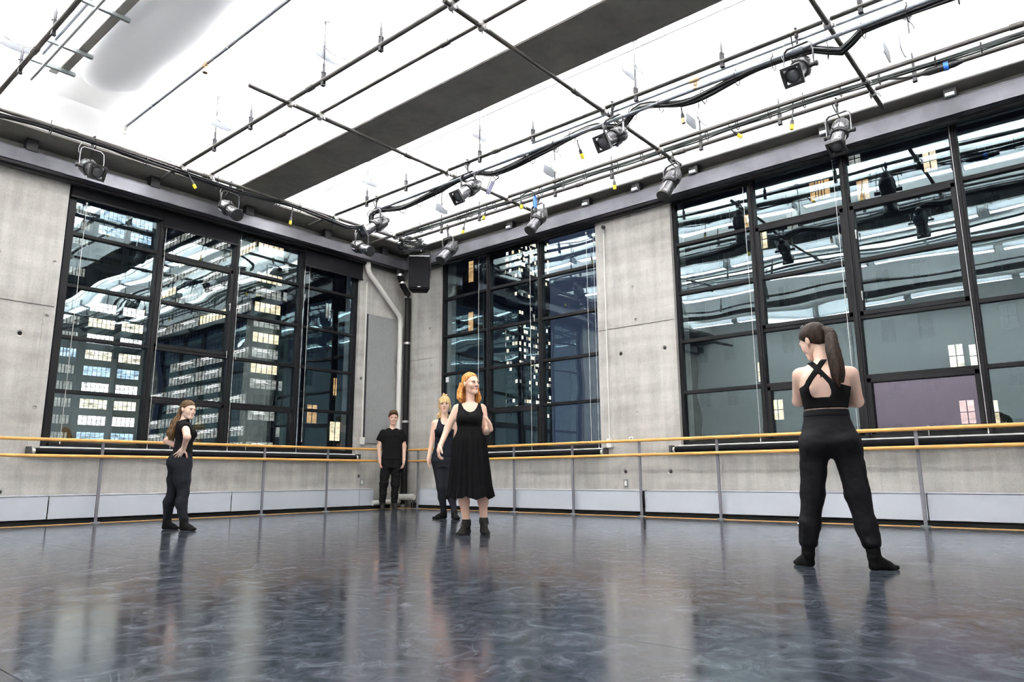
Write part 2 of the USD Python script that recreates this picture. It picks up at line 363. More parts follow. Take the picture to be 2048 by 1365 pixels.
# ---------------------------------------------------------------- windows
def window(name, wall, cols, label, sash, handles):
    """Steel-framed wall of panes. cols: mullion positions along the wall. sash: {(column, row of its bottom): rows}"""
    t = thing(name, label, 'window', kind='structure')
    def bx(a0, a1, d0, d1, z0, z1, ch=0.004):
        return box(a0, a1, GY + d0, GY + d1, z0, z1, ch) if wall == 'L' else box(GX + d0, GX + d1, a0, a1, z0, z1, ch)
    s = 1 if wall == 'L' else -1
    z0, z1 = 1.005, 4.86
    lo, hi = cols[0], cols[-1]
    part(t, 'frame', [bx(lo - s * 0.06, lo + s * 0.035, -0.05, 0.06, z0, z1), bx(hi - s * 0.035, hi + s * 0.06, -0.05, 0.06, z0, z1),
                      bx(lo, hi, -0.05, 0.06, z0, ROWS[0] + 0.03), bx(lo, hi, -0.05, 0.06, ROWS[5] - 0.03, z1)], 'black_frame', False, 'black outer window frame')
    for c in cols[1:-1]:
        part(t, 'mullion', [bx(c - 0.042, c + 0.042, -0.06, 0.06, z0 + 0.02, z1), bx(c - 0.018, c + 0.018, -0.078, -0.05, z0 + 0.02, z1)], 'black_frame', False)
    for i, (a, b) in enumerate(zip(cols[:-1], cols[1:])):
        for r in range(1, 5):
            part(t, 'transom', bx(a, b, -0.045, 0.045, ROWS[r] - 0.026, ROWS[r] + 0.026), 'black_frame', False)
        for r in range(5):
            part(t, 'pane', bx(a + s * 0.03, b - s * 0.03, -0.004, 0.004, ROWS[r] + 0.02, ROWS[r + 1] - 0.02, 0), 'pane_violet' if (name, i, r) == ('window_3', 2, 0) else 'pane', False)
        for (ci, r), n in sash.items():
            if ci == i:
                A, B_ = a + s * 0.03, b - s * 0.03; zz0, zz1 = ROWS[r] + 0.02, ROWS[r + n] - 0.02; w = 0.058
                part(t, 'sash', [bx(A, A + s * w, -0.056, 0.02, zz0, zz1), bx(B_ - s * w, B_, -0.056, 0.02, zz0, zz1), bx(A, B_, -0.056, 0.02, zz0, zz0 + w), bx(A, B_, -0.056, 0.02, zz1 - w, zz1)], 'black_frame', False)
    for c, z in handles:
        base = np.array([c, GY - 0.07, z]) if wall == 'L' else np.array([GX - 0.07, c, z])
        out = np.array([0, -0.03, 0]) if wall == 'L' else np.array([-0.03, 0, 0])
        part(t, 'handle', [tube([base, base + out], 0.011, 8), tube([base + out + (0, 0, .01), base + out - (0, 0, .11)], [0.009, 0.006], 8)], 'clamp_zinc', 40, 'small bright latch handle')
    if wall == 'L':
        part(t, 'sill', box(lo - 0.09, hi + 0.05, YL - 0.02, GY - 0.04, 0.985, 1.012, 0.004), 'sill_white', False, 'white window sill')
    else:
        part(t, 'sill', box(XR - 0.02, GX - 0.04, hi - 0.05, lo + 0.05, 0.985, 1.012, 0.004), 'sill_white', False, 'white window sill')
    return t


w = window('window_1', 'L', W1, 'wide four-bay black steel window in the left wall', {(1, 0): 1, (2, 0): 1, (1, 2): 2}, [(-3.51, 3.42), (-3.35, 3.42), (-3.51, 2.62), (-3.35, 2.62), (-2.10, 3.86), (-3.07, 1.14), (-4.30, 1.14)])
w = window('window_2', 'R', W2, 'narrow three-bay black steel window in the right wall, near the corner', {(1, 0): 1}, [(-3.06, 3.35), (-3.06, 2.62), (-3.06, 2.45)])
part(w, 'notice', box(GX - 0.009, GX - 0.006, -0.86, -0.78, 2.38, 2.48), 'paper', False, 'small white notice stuck on the pane')
w = window('window_3', 'R', W3, 'large black steel window in the right wall, behind the woman in a sports bra', {(1, 0): 1, (2, 0): 1, (1, 2): 2, (2, 2): 2}, [(-8.14, 3.66), (-8.34, 3.66), (-8.14, 2.85), (-8.34, 2.85), (-8.90, 1.13), (-7.62, 1.13)])

# ---------------------------------------------------------------- pendant fluorescent fittings
def pendant(loc, label, L=2.26, dim=''):
    t = thing('pendant_light', label, 'ceiling light', loc)
    part(t, 'housing', [prism([(-.14, .01), (-.125, .128), (-.118, .128), (-.132, .012)], 0, L, 'y'), prism([(.14, .01), (.125, .128), (.118, .128), (.132, .012)], 0, L, 'y'),
                        prism([(-.14, .012), (-.14, .004), (-.085, -.008), (-.085, 0)], 0, L, 'y'), prism([(.14, .012), (.14, .004), (.085, -.008), (.085, 0)], 0, L, 'y')], 'lamp_white', False)
    part(t, 'lamp_tray', box(-.115, .115, .01, L - .01, .085, .09), 'tube_up' + dim, False, 'open top of the fitting, lit')
    part(t, 'diffuser', box(-.083, .083, .01, L - .01, -.004, 0), 'tube_down' + dim, False, 'lit diffuser under the fitting')
    for y in (0, L):
        part(t, 'end_plate', prism([(-.145, .005), (-.128, .135), (.128, .135), (.145, .005), (.07, -.02), (-.07, -.02)], y - .004, y + .004, 'y'), 'lamp_end', False)
    return t


PLACE = ('nearest the left wall', 'second from the left wall', 'third from the left wall', 'fourth from the left wall', 'farthest from the left wall')
proto = {}
for rn, x in (('leftmost row, beside the conduit rack', -7.35), ('row left of the concrete beam', -4.98), ('row right of the concrete beam', -2.46), ('row along the right wall', -0.85), ('row behind the camera', -11.15)):
    for k in range(5):
        lab = f'white hanging fluorescent light, {rn}, {PLACE[k]}'
        loc = (x, -1.86 - 2.42 * k, 5.24); L = 1.50 if k == 0 else 2.26; dim = '_dimmed' if x == -0.85 else ''
        if (L, dim) in proto: copy_of(proto[L, dim], loc, lab)
        else: proto[L, dim] = pendant(loc, lab, L, dim)

# ---------------------------------------------------------------- heater covers along the foot of both walls
for nm, bx_ in (('baseboard_left', box(X0R, -0.1, 0.235, YL, 0, 0.10)), ('baseboard_right', box(0.135, XR, Y0R, -0.1, 0, 0.10))):
    solo(nm, bx_, 'void', f'dark recessed plinth under the heater covers of the {nm[10:]} wall', 'baseboard', kind='structure', smooth=False)


def heater(wall, a, b, front, label, cat='heater cover'):
    if wall == 'L':
        t = thing('heater_cover', label, cat, (a, front, 0.066)); L = b - a
        part(t, 'front_panel', box(0.002, L - 0.002, 0, 0.018, 0, 0.300, 0.003), 'heater_paint', False)
        part(t, 'top_panel', prism([(0.0, 0.300), (YL - front, 0.312), (YL - front, 0.300), (0.0, 0.290)], 0.002, L - 0.002, 'x'), 'heater_paint', False)
        part(t, 'fin_block', box(0.03, L - 0.03, 0.05, YL - front - 0.01, 0.04, 0.24), 'dark_steel', False)
    else:
        t = thing('heater_cover', label, cat, (front, a, 0.066)); L = b - a
        part(t, 'front_panel', box(0, 0.018, 0.002, L - 0.002, 0, 0.300, 0.003), 'heater_paint', False)
        part(t, 'top_panel', prism([(0.0, 0.300), (XR - front, 0.312), (XR - front, 0.300), (0.0, 0.290)], 0.002, L - 0.002, 'y'), 'heater_paint', False)
        part(t, 'fin_block', box(0.05, XR - front - 0.01, 0.03, L - 0.03, 0.04, 0.24), 'dark_steel', False)


wd = 'long pale grey heater cover on the left wall'
for a, b, lab in ((-12.9, -8.43, wd + ', beyond the left edge of the picture'), (-8.43, -5.895, wd + ', leftmost in the picture'), (-5.885, -3.358, wd + ', behind the girl with hands on hips'),
                  (-3.348, -0.862, wd + ', between the girl and the man')):
    heater('L', a, b, 0.20, lab)
heater('L', -0.845, -0.52, 0.215, 'short pale grey heater cover panel at the left of the man in a t-shirt')
wd = 'long pale grey heater cover on the right wall'
for a, b, lab in ((-2.74, -0.294, wd + ', nearest the corner, behind the two women'), (-5.155, -2.745, wd + ', under the narrow window'), (-8.83, -5.205, wd + ', under the large window'),
                  (-12.4, -8.835, wd + ', rightmost in the picture')):
    heater('R', a, b, 0.10, lab)


# ---------------------------------------------------------------- ballet barres
def barre(wall, ends, posts, label):
    t = thing('ballet_barre', label, 'barre')
    for z, nm in ((1.09, 'upper rail'), (0.88, 'lower rail')):
        if wall == 'L':
            part(t, 'rail', tube([(ends[0], -.004, z), (ends[1] - .01, -.004, z), (ends[1], -.004, z)], [.0225, .0225, .016], 14), 'barre_wood', 40, f'yellow wooden {nm}')
        else:
            part(t, 'rail', tube([(-.004, ends[0], z), (-.004, ends[1] - .01, z), (-.004, ends[1], z)], [.0225, .0225, .016], 14), 'barre_wood', 40, f'yellow wooden {nm}')
    for c in posts:
        if wall == 'L':
            p = part(t, 'post', [box(c - .019, c + .019, .018, .040, 0.01, 1.075, .003), box(c - .014, c + .014, .0, .03, 1.06, 1.075), box(c - .014, c + .014, .0, .03, .85, .865)], 'post_paint', False)
            part(p, 'base_plate', lathe([(0, .065), (.008, .065), (.012, .05)], (c, .03, .001), (0, 0, 1), 18), 'bare_steel', 30)
        else:
            p = part(t, 'post', [box(.018, .040, c - .019, c + .019, 0.01, 1.075, .003), box(.0, .03, c - .014, c + .014, 1.06, 1.075), box(.0, .03, c - .014, c + .014, .85, .865)], 'post_paint', False)
            part(p, 'base_plate', lathe([(0, .065), (.008, .065), (.012, .05)], (.03, c, .001), (0, 0, 1), 18), 'bare_steel', 30)


barre('L', (-12.6, -0.16), [-5.363 - 1.219 * k for k in range(-3, 6)], 'double wooden ballet barre on grey posts along the left wall')
barre('R', (-13.0, -0.14), [-0.396 - 1.204 * k for k in range(1)] + [-2.776 - 1.2065 * k for k in range(9)], 'double wooden ballet barre on grey posts along the right wall')


# ---------------------------------------------------------------- shades: rolled up from the sill, pulled a little down from the head, with cords
def sill_roll(wall, a, b, label):
    t = thing('rolled_shade', label, 'window shade')
    d, z = (0.285, 0.945) if wall == 'L' else (0.175, 0.948)
    P = (lambda x, dy=0, dz=0: (x, d + dy, z + dz)) if wall == 'L' else (lambda y, dx=0, dz=0: (d + dx, y, z + dz))
    s = 1 if b > a else -1
    part(t, 'shade_roll', tube([P(a + s * .07), P(b - s * .07)], .042, 18), 'shade_fabric', 40)
    B2 = (lambda u0, u1, v0, v1, z0, z1: box(u0, u1, v0, v1, z0, z1, .002)) if wall == 'L' else (lambda u0, u1, v0, v1, z0, z1: box(v0, v1, u0, u1, z0, z1, .002))
    w = YL if wall == 'L' else XR
    part(t, 'hem_bar', B2(a + s * .08, b - s * .08, d + .02, w - .005, z + .03, z + .045), 'black_frame', False)
    for e, q in ((a, 1), (b, -1)):
        part(t, 'end_cap', tube([P(e + q * s * .035), P(e + q * s * .075)], .036, 16), 'white_plastic', 40, 'white roller end cap')
        part(t, 'bracket', B2(e - q * s * .02, e + q * s * .02, d - .035, w, z - .05, z + .06), 'dark_steel', False)


sill_roll('L', -6.16, -0.84, 'black rolled shade below the wide left window')
sill_roll('R', -0.90, -4.50, 'black rolled shade below the narrow window near the corner')
sill_roll('R', -5.63, -12.2, 'black rolled shade below the large right window')


def head_shade(wall, a, b, zb, label, mat_='shade_fabric', d=None):
    t = thing('pulled_shade', label, 'window shade')
    d = d or ((0.385) if wall == 'L' else (0.275))
    a, b = sorted((a, b))
    B2 = (lambda u0, u1, v0, v1, z0, z1, c=.002: box(u0, u1, v0, v1, z0, z1, c)) if wall == 'L' else (lambda u0, u1, v0, v1, z0, z1, c=.002: box(v0, v1, u0, u1, z0, z1, c))
    w = YL if wall == 'L' else XR
    part(t, 'roller', tube([(a, d - .05, 4.80), (b, d - .05, 4.80)] if wall == 'L' else [(d - .05, a, 4.80), (d - .05, b, 4.80)], .038, 14), mat_, 40)
    part(t, 'cloth', B2(a + .01, b - .01, d - .002, d + .002, zb + .02, 4.80, 0), mat_, False)
    part(t, 'hem_bar', B2(a, b, d - .009, d + .009, zb, zb + .03), 'black_frame', False)


for i, z in enumerate((4.55, 4.45, 4.655, 4.385)):
    head_shade('L', W1[i] - .06 * (i == 0), W1[i + 1] + (.10 if i == 3 else 0), z, 'black shade pulled partly down in the ' + ('leftmost', 'second', 'third', 'rightmost')[i] + ' bay of the wide left window', d=None if i < 3 else .345)
for i, z in enumerate((4.735, 4.66, 4.655)):
    head_shade('R', W2[i] + .04 * (i == 0), W2[i + 1], z, 'dark shade pulled slightly down in the ' + ('left', 'middle', 'right')[i] + ' bay of the narrow window', 'shade_grey' if i != 1 else 'shade_fabric')
for i, z in enumerate((4.66, 4.71, 4.715, 4.765)):
    head_shade('R', W3[i], W3[i + 1], z, 'dark shade pulled slightly down in the ' + ('leftmost', 'second', 'third', 'rightmost')[i] + ' bay of the large right window', 'shade_fabric')

for wall, c, z0, z1, lab in (('L', -5.77, 1.05, 4.5, 'leftmost bay of the wide left window'), ('L', -4.62, 1.0, 4.72, 'second bay of the wide left window'), ('L', -3.37, 1.0, 4.68, 'third bay of the wide left window'),
                             ('L', -2.1, .96, 4.7, 'rightmost bay of the wide left window'), ('L', -2.0, 1.2, 4.4, 'rightmost bay of the left window, beside a thicker one'),
                             ('R', -1.70, 1.05, 4.75, 'left bay of the narrow window'), ('R', -2.95, .98, 4.62, 'middle bay of the narrow window'), ('R', -4.31, 1.0, 4.74, 'right bay of the narrow window, right one of two'), ('R', -4.17, 1.1, 4.6, 'right bay of the narrow window, left one of two'),
                             ('R', -6.90, 1.02, 4.78, 'leftmost bay of the large right window'), ('R', -8.13, .98, 4.7, 'second bay of the large right window'), ('R', -9.48, 1.02, 4.8, 'third bay of the large right window')):
    t = thing('shade_cord', 'thin white cord in the ' + lab, 'cord')
    P = (lambda z: (c, .415, z)) if wall == 'L' else (lambda z: (.30, c, z))
    part(t, 'cord', tube([P(z1), P((z0 + z1) / 2), P(z0 + .03)], .0035, 6), 'white_plastic', 40)
    part(t, 'cord_weight', lathe([(0, .004), (.006, .008), (.035, .007), (.045, .003)], P(z0), (0, 0, 1), 10), 'white_plastic', 40)
    part(t, 'cord_clip', lathe([(0, .014), (.02, .016), (.035, .01)], P(z1), (0, 0, 1), 10), 'clamp_zinc', 40)

# ---------------------------------------------------------------- steel channel above the windows, with its brackets
t = thing('steel_channel', 'grey steel channel running above the left window', 'steel rail')
part(t, 'channel', [box(X0R, .16, .10, .115, 4.735, 4.925, .003), box(X0R, .16, .10, YL, 4.925, 4.94, .003), box(X0R, .16, .10, .23, 4.735, 4.75, .003)], 'steel_channel', False)
part(t, 'track', box(X0R, .12, .235, .33, 4.70, 4.76, .004), 'black_metal', False)
for x in (-9.5, -8.05, -6.60, -4.98, -3.42, -1.85, -0.5):
    part(t, 'bracket', box(x - .07, x + .07, .09, .22, 4.93, 5.105, .006), 'black_metal', False)
t = thing('steel_channel', 'bright grey steel channel running above the right windows', 'steel rail')
part(t, 'channel', [box(.04, .055, Y0R, .115, 4.735, 4.945, .003), box(.04, XR, Y0R, .115, 4.945, 4.96, .003), box(.04, .15, Y0R, .115, 4.735, 4.75, .003)], 'steel_channel', False)
part(t, 'track', box(.155, .235, Y0R, .08, 4.70, 4.76, .004), 'black_metal', False)
for y in (-1.2, -2.7, -4.36, -5.3, -6.28, -8.14, -9.57, -11.1):
    b = part(t, 'bracket', box(.03, .15, y - .07, y + .07, 4.955, 5.105, .006), 'black_metal', False)
    part(b, 'bracket_foot', box(-.015, .03, y - .05, y + .05, 4.965, 5.01, .004), 'end_plate', False)
t = thing('sprinkler_pipe', 'thin off-white pipe under the soffit of the right wall', 'pipe')
part(t, 'pipe', tube([(-.155, Y0R, 5.06), (-.155, -.6, 5.06)], .017, 10), 'white_plastic', 40)
for y in (-8.85, -5.5, -2.4):
    part(t, 'coupling', tube([(-.155, y - .05, 5.06), (-.155, y + .05, 5.06)], .025, 12), 'white_plastic', 40)
    part(t, 'hanger', box(-.162, -.148, y + .25, y + .27, 5.05, 5.68), 'clamp_zinc', False)

# ---------------------------------------------------------------- things on the corner walls
t = thing('drain_pipe', 'white drain pipe that slants down to the corner beside the grey felt panel', 'pipe')
part(t, 'pipe', tube([(-.80, .245, 4.75), (-.80, .245, 4.66)] + [tuple(q) for q in bez((-.80, .245, 4.66), (-.80, .245, 4.57), (-.77, .245, 4.54), (-.74, .245, 4.50), 6)[1:]] + [(.0, .245, 3.83)]
                     + [tuple(q) for q in bez((.0, .245, 3.83), (.03, .245, 3.79), (.06, .245, 3.75), (.06, .245, 3.66), 6)[1:]] + [(.06, .245, .12)], .05, 16), 'pvc_white', 40)
for z in (2.75, 3.62):
    part(t, 'coupling', tube([(.06, .245, z - .06), (.06, .245, z + .06)], .056, 16), 'pvc_white', 40)
part(t, 'coupling', tube([(-.80, .245, 4.62), (-.80, .245, 4.70)], .056, 16), 'pvc_white', 40)
t = thing('standpipe', 'black vertical pipe in the corner with bright clamp rings', 'pipe')
part(t, 'pipe', tube([(-.10, .17, 4.9), (-.09, .17, 4.7), (.03, .16, 4.42), (.155, .15, 4.26), (.165, .15, 4.1), (.165, .15, 2.0), (.165, .15, 0.02)], .062, 18), 'black_pipe', 40)
for z, x in ((4.20, .165), (3.24, .165), (1.66, .165), (4.47, .01), (4.62, -.06), (.04, .165)):
    part(t, 'clamp_ring', tube([(x, .155, z - .022), (x, .155, z + .022)], .068, 18), 'clamp_zinc', 40)
t = thing('acoustic_panel', 'tall grey felt acoustic panel on the corner wall', 'wall panel')
part(t, 'felt_board', box(-.69, .0, .325, YL, 1.22, 3.735, .006), 'felt', False)
part(t, 'edge_trim', box(-.70, -.688, .322, YL, 1.21, 3.735, .001), 'dark_steel', False)
for wall, c, z0, z1, lab in (('L', -.735, 1.28, 4.36, 'thin white cable conduit at the left of the grey felt panel'), ('R', -4.555, 1.10, 4.50, 'thin white cable conduit between the two right windows')):
    t = thing('conduit', lab, 'conduit')
    P = (lambda z: (c, YL - .012, z)) if wall == 'L' else (lambda z: (XR - .012, c, z))
    part(t, 'conduit_tube', tube([P(z0), P(z1)], .011, 10), 'white_plastic', 40)
    part(t, 'junction_box', box(c - .045, c + .045, YL - .05, YL, z0 - .09, z0 + .05, .005) if wall == 'L' else box(XR - .05, XR, c - .045, c + .045, z0 - .09, z0 + .05, .005), 'white_plastic', False)
    part(t, 'top_fitting', lathe([(0, .018), (.03, .024), (.05, .012)], P(z1), (0, 0, 1), 12), 'clamp_zinc', 40)
t = thing('motion_sensor', 'small sensor on a bracket at the top of the white conduit', 'sensor')
part(t, 'bracket', box(XR - .10, XR, -4.60, -4.56, 4.56, 4.58, .002), 'white_plastic', False)
part(t, 'sensor_head', lathe([(0, .02), (.02, .032), (.06, .03), (.07, .015)], (XR - .12, -4.60, 4.57), (-.3, -.8, -.5), 14), 'black_metal', 40)
for wall, c, z, lab, m_ in (('R', -4.81, .47, 'steel wall outlet under the round hole beside the narrow window', 'bare_steel'), ('L', -.70, .49, 'steel wall outlet beside the man in a t-shirt', 'bare_steel'), ('R', -4.93, 1.12, 'white switch plate just above the barre between the windows', 'white_plastic')):
    t = thing('wall_outlet', lab, 'outlet')
    h = .06 if z < 1 else .045
    part(t, 'cover_plate', box(c - .038, c + .038, YL - .012, YL, z - h, z + h, .003) if wall == 'L' else box(XR - .012, XR, c - .038, c + .038, z - h, z + h, .003), m_, False)
    part(t, 'socket', box(c - .018, c + .018, YL - .017, YL - .01, z - h * .6, z + h * .6, .002) if wall == 'L' else box(XR - .017, XR - .01, c - .018, c + .018, z - h * .6, z + h * .6, .002), 'white_plastic' if z < 1 else 'bare_steel', False)
solo('floor_pipe', tube([(-.56, .20, .105), (.12, .20, .125)], .048, 16), 'pvc_white', 'white pipe lying along the left wall behind the man', 'pipe', smooth=40)
t = thing('floor_pipe', 'white insulated pipe stub behind the man, at the foot of the right wall', 'pipe')
part(t, 'pipe', tube([(.09, .30, .20), (.09, -.22, .205), (.09, -.235, .205)], [.06, .06, .052], 16), 'pvc_white', 40)
part(t, 'support', [tube([(.09, .0, .0), (.09, .0, .15)], .02, 10), tube([(.09, -.2, .0), (.09, -.2, .15)], .012, 8)], 'dark_steel', 40)

# loudspeaker hung in the corner
C = np.array([-.45, -.86, 4.41]); yaw = math.radians(225)
t = thing('loudspeaker', 'black loudspeaker hanging in the corner below the lighting pipes', 'speaker', C, (0, 0, 225 - 270))
part(t, 'cabinet', prism([(-.20, .0), (.20, .0), (.14, .32), (-.14, .32)], -.33, .33, 'z'), 'speaker_black', False)
part(t, 'grille', box(-.185, .185, -.014, .004, -.31, .29, .006), 'speaker_black', False, 'perforated black front grille')
part(t, 'top_bar', [box(-.19, .19, -.016, .0, .30, .325, .003)], 'lamp_white', False, 'pale strip along the top edge')
part(t, 'badge', box(-.03, .03, -.018, -.012, -.305, -.285, .002), 'end_plate', False, 'small pale badge')
part(t, 'yoke', [box(-.215, -.205, .08, .12, -.1, .45, .002), box(.205, .215, .08, .12, -.1, .45, .002), box(-.215, .215, .08, .12, .44, .45, .002), tube([(0, .1, .44), (0, .1, .545)], .02, 10)], 'black_metal', False)

# ---------------------------------------------------------------- lighting grid
ZG = 4.95


def clampc(parent, x, y, z, nm='pipe_clamp', s=1.0):
    """A swivel clamp where two pipes cross."""
    g = [tube([(x - .035 * s, y, z + .0), (x + .035 * s, y, z)], .036 * s, 10), tube([(x, y - .035 * s, z - .05), (x, y + .035 * s, z - .05)], .036 * s, 10),
         tube([(x + .03, y + .03, z - .09), (x + .03, y + .03, z + .06)], .007, 6), tube([(x - .04, y - .02, z - .02), (x - .075, y - .02, z - .05)], .008, 6), tube([(x + .02, y - .045, z - .05), (x + .02, y - .07, z - .10)], .009, 6)]
    part(parent, nm, g, 'clamp_zinc', 40)


def pipe(label, a, b, r=.024, m_='pipe_iron', couplings=(), crossings=(), caps=True):
    t = thing('grid_pipe', label, 'pipe')
    a, b = np.array(a, float), np.array(b, float)
    part(t, 'tube', tube([a, b], r, 14), m_, 40)
    d = (b - a) / np.linalg.norm(b - a)
    for c in couplings:
        p = a + d * c
        part(t, 'coupling', tube([p - d * .06, p - d * .055, p + d * .055, p + d * .06], [r, r + .008, r + .008, r], 14), m_, 40)
    for x, y, z in crossings: clampc(t, x, y, z)
    return t


PX = dict(left=-7.32, second=-5.04, thin=-4.63, mid=-2.46, right2=-1.13, right=-.78)
XP = (-3.66, -6.34, -8.92)
pipe('iron grid pipe at the far left, beside the conduit rack', (PX['left'], -.32, ZG), (PX['left'], -13.5, ZG), couplings=(2.2,))
pipe('iron grid pipe left of the concrete beam, left one of a pair', (PX['second'], -.30, ZG), (PX['second'], -6.6, ZG), couplings=(3.75,), crossings=[(PX['second'], -.95, ZG), (PX['second'], XP[0], ZG), (PX['second'], XP[1], ZG)])
pipe('slimmer iron grid pipe left of the concrete beam, right one of a pair', (PX['thin'], -.72, ZG), (PX['thin'], -13.0, ZG), .021, couplings=(2.1, 5.1), crossings=[(PX['thin'], -.95, ZG), (PX['thin'], XP[0], ZG), (PX['thin'], XP[1], ZG)])
pipe('iron grid pipe right of the concrete beam, carrying four spotlights', (PX['mid'], -.20, ZG), (PX['mid'], -13.5, ZG), couplings=(4.4,), crossings=[(PX['mid'], -.95, ZG), (PX['mid'], XP[0], ZG), (PX['mid'], XP[1], ZG), (PX['mid'], XP[2], ZG)])
pipe('iron grid pipe wrapped in cables, second from the right wall', (PX['right2'], -.12, ZG), (PX['right2'], -13.5, ZG), couplings=(4.5, 10.2), crossings=[(PX['right2'], -.95, ZG), (PX['right2'], XP[0], ZG), (PX['right2'], XP[1], ZG), (PX['right2'], XP[2], ZG)])
pipe('brownish grid pipe nearest the right wall, carrying four spotlights', (PX['right'], -.9, ZG), (PX['right'], -13.5, ZG), couplings=(3.9, 5.6), crossings=[(PX['right'], XP[0], ZG), (PX['right'], XP[1], ZG), (PX['right'], XP[2], ZG)])
pipe('iron grid pipe along the left wall, wrapped in cables', (-13.0, -.95, ZG - .05), (-.45, -.95, ZG - .05), couplings=(6.55, 8.3))
pipe('cross pipe of the grid with an open end over the room, nearest the left wall', (-5.57, XP[0], ZG - .05), (-.40, XP[0], ZG - .05), couplings=(2.35,))
pipe('cross pipe of the grid in the middle of the room', (-5.15, XP[1], ZG - .05), (-.50, XP[1], ZG - .05), couplings=(2.1,))
pipe('cross pipe of the grid at the upper right', (-3.2, XP[2], ZG - .05), (-.36, XP[2], ZG - .05))
for x, y in ((-5.57, XP[0]), (-.40, XP[0]), (-.50, XP[1]), (-.36, XP[2])):
    pass
pipe('raceway pipe hung under the grid pipe with four spotlights', (PX['mid'] + .06, -2.0, ZG - .165), (PX['mid'] + .06, -13.5, ZG - .165), .02, 'pipe_galv', couplings=(3.0, 6.6))
pipe('thin bare conduit running under the grid pipe right of the beam', (PX['mid'] + .03, -5.2, ZG - .075), (PX['mid'] + .03, -13.5, ZG - .075), .0125, 'pipe_galv', couplings=(2.3,))

# sprinkler line above the grid, with heads
t = thing('sprinkler_line', 'slim silvery sprinkler pipe beside the bulging white duct', 'pipe')
part(t, 'pipe', tube([(-5.71, -.62, 5.40), (-5.74, -8.0, 5.40)], .017, 12), 'pipe_galv', 40)
part(t, 'elbow', tube([(-5.71, -.64, 5.41), (-5.71, -.58, 5.40), (-5.71, -.56, 5.30)], .024, 10), 'pvc_white', 40)
for y in (-2.89, -5.9):
    h = part(t, 'sprinkler_head', [tube([(-5.72, y - .05, 5.40), (-5.72, y + .05, 5.40)], .026, 12), lathe([(0, .018), (.05, .02), (.07, .008), (.1, .008), (.102, .03), (.108, .03)], (-5.72, y, 5.40), (0, 0, -1), 14)], 'brass', 40)
for y in (-1.45, -3.42):
    part(t, 'band', tube([(-5.72, y - .012, 5.40), (-5.72, y + .012, 5.40)], .02, 12), 'lamp_white', 40)
t = thing('fire_sprinkler', 'brass sprinkler under the grid pipe at the upper right', 'sprinkler')
part(t, 'head', lathe([(0, .02), (.04, .024), (.05, .012), (.08, .012), (.082, .03), (.09, .03)], (PX['mid'] + .05, -7.5, ZG - .085), (0, 0, -1), 14), 'brass', 40)
part(t, 'tee', tube([(PX['mid'] + .03, -7.56, ZG - .075), (PX['mid'] + .03, -7.44, ZG - .075)], .022, 12), 'brass', 40)

# conduit rack (trapeze) and the wrinkled white duct at the upper left
t = thing('conduit_rack', 'conduit rack of steel struts with pipes at the upper left', 'pipe rack')
part(t, 'board', box(-6.80, -6.70, -13.0, -1.42, 5.435, 5.46, .006), 'tray_grey', False, 'long grey board lying on the struts')
part(t, 'end_block', box(-6.88, -6.78, -1.40, -1.28, 5.42, 5.46, .006), 'white_plastic', False)
for y in (-1.46, -2.02, -3.05, -4.4, -6.0, -8.0):
    part(t, 'strut', [box(-7.22, -6.64, y - .02, y + .02, 5.385, 5.43, .003)], 'bare_steel', False)
    for x in (-7.18, -6.70):
        part(t, 'hanger_rod', tube([(x, y, 5.38), (x, y, ZC)], .006, 6), 'clamp_zinc', 40)
part(t, 'conduit', tube([(-6.98, -1.05, 5.362), (-6.98, -13.0, 5.362)], .017, 10), 'bare_steel', 40)
part(t, 'conduit', tube([(-7.03, -1.6, 5.455), (-7.03, -13.0, 5.455)], .022, 10), 'pipe_galv', 40)


def duct():
    n, mth = 60, 18
    ys = np.linspace(-.85, -9.5, n); V = []
    for y in ys:
        e = min(1, (-.80 - y) / .5) ** .5
        w = .46 + .05 * math.sin(y * 2.1 + .6) + .04 * math.sin(y * 3.7)
        cx = -6.20 - .02 * math.sin(y * 1.3)
        for a in np.linspace(0, math.pi, mth):
            rx = abs(math.cos(a)) ** .8 * math.copysign(1, math.cos(a)); rz = abs(math.sin(a)) ** .8
            V.append((cx + w * e * rx, y, ZC + .01 - .10 * e * rz))
    V = np.array(V); V[:, 2] += .012 * (meshkit.fbm(V * (3, 3, 3), 3, 4) - .5)
    i, j = np.meshgrid(np.arange(n - 1), np.arange(mth - 1), indexing='ij')
    q = np.stack([i * mth + j, (i + 1) * mth + j, (i + 1) * mth + j + 1, i * mth + j + 1], -1).reshape(-1, 4)
    f = np.vstack([q[:, [0, 1, 2]], q[:, [0, 2, 3]]])
    k = np.arange(1, mth - 1); f = np.vstack([f, np.stack([np.zeros_like(k), k, k + 1], 1)])
    m = trimesh.Trimesh(V, f, process=False)
    if m.face_normals[len(f) // 2][2] > 0: m.invert()
    return m


solo('air_duct', duct(), 'duct_white', 'bulging white wrapped air duct on the ceiling at the upper left', 'duct', smooth=60)

solo('ceiling_wire', tube([(-2.22, -.26, 5.64), (-2.33, -3.5, 5.63), (-2.36, -5.2, 5.63), (-2.33, -13.5, 5.63)], .008, 6), 'cable_black', 'thin dark cable stretched along the ceiling right of the beam', 'cable', smooth=40)
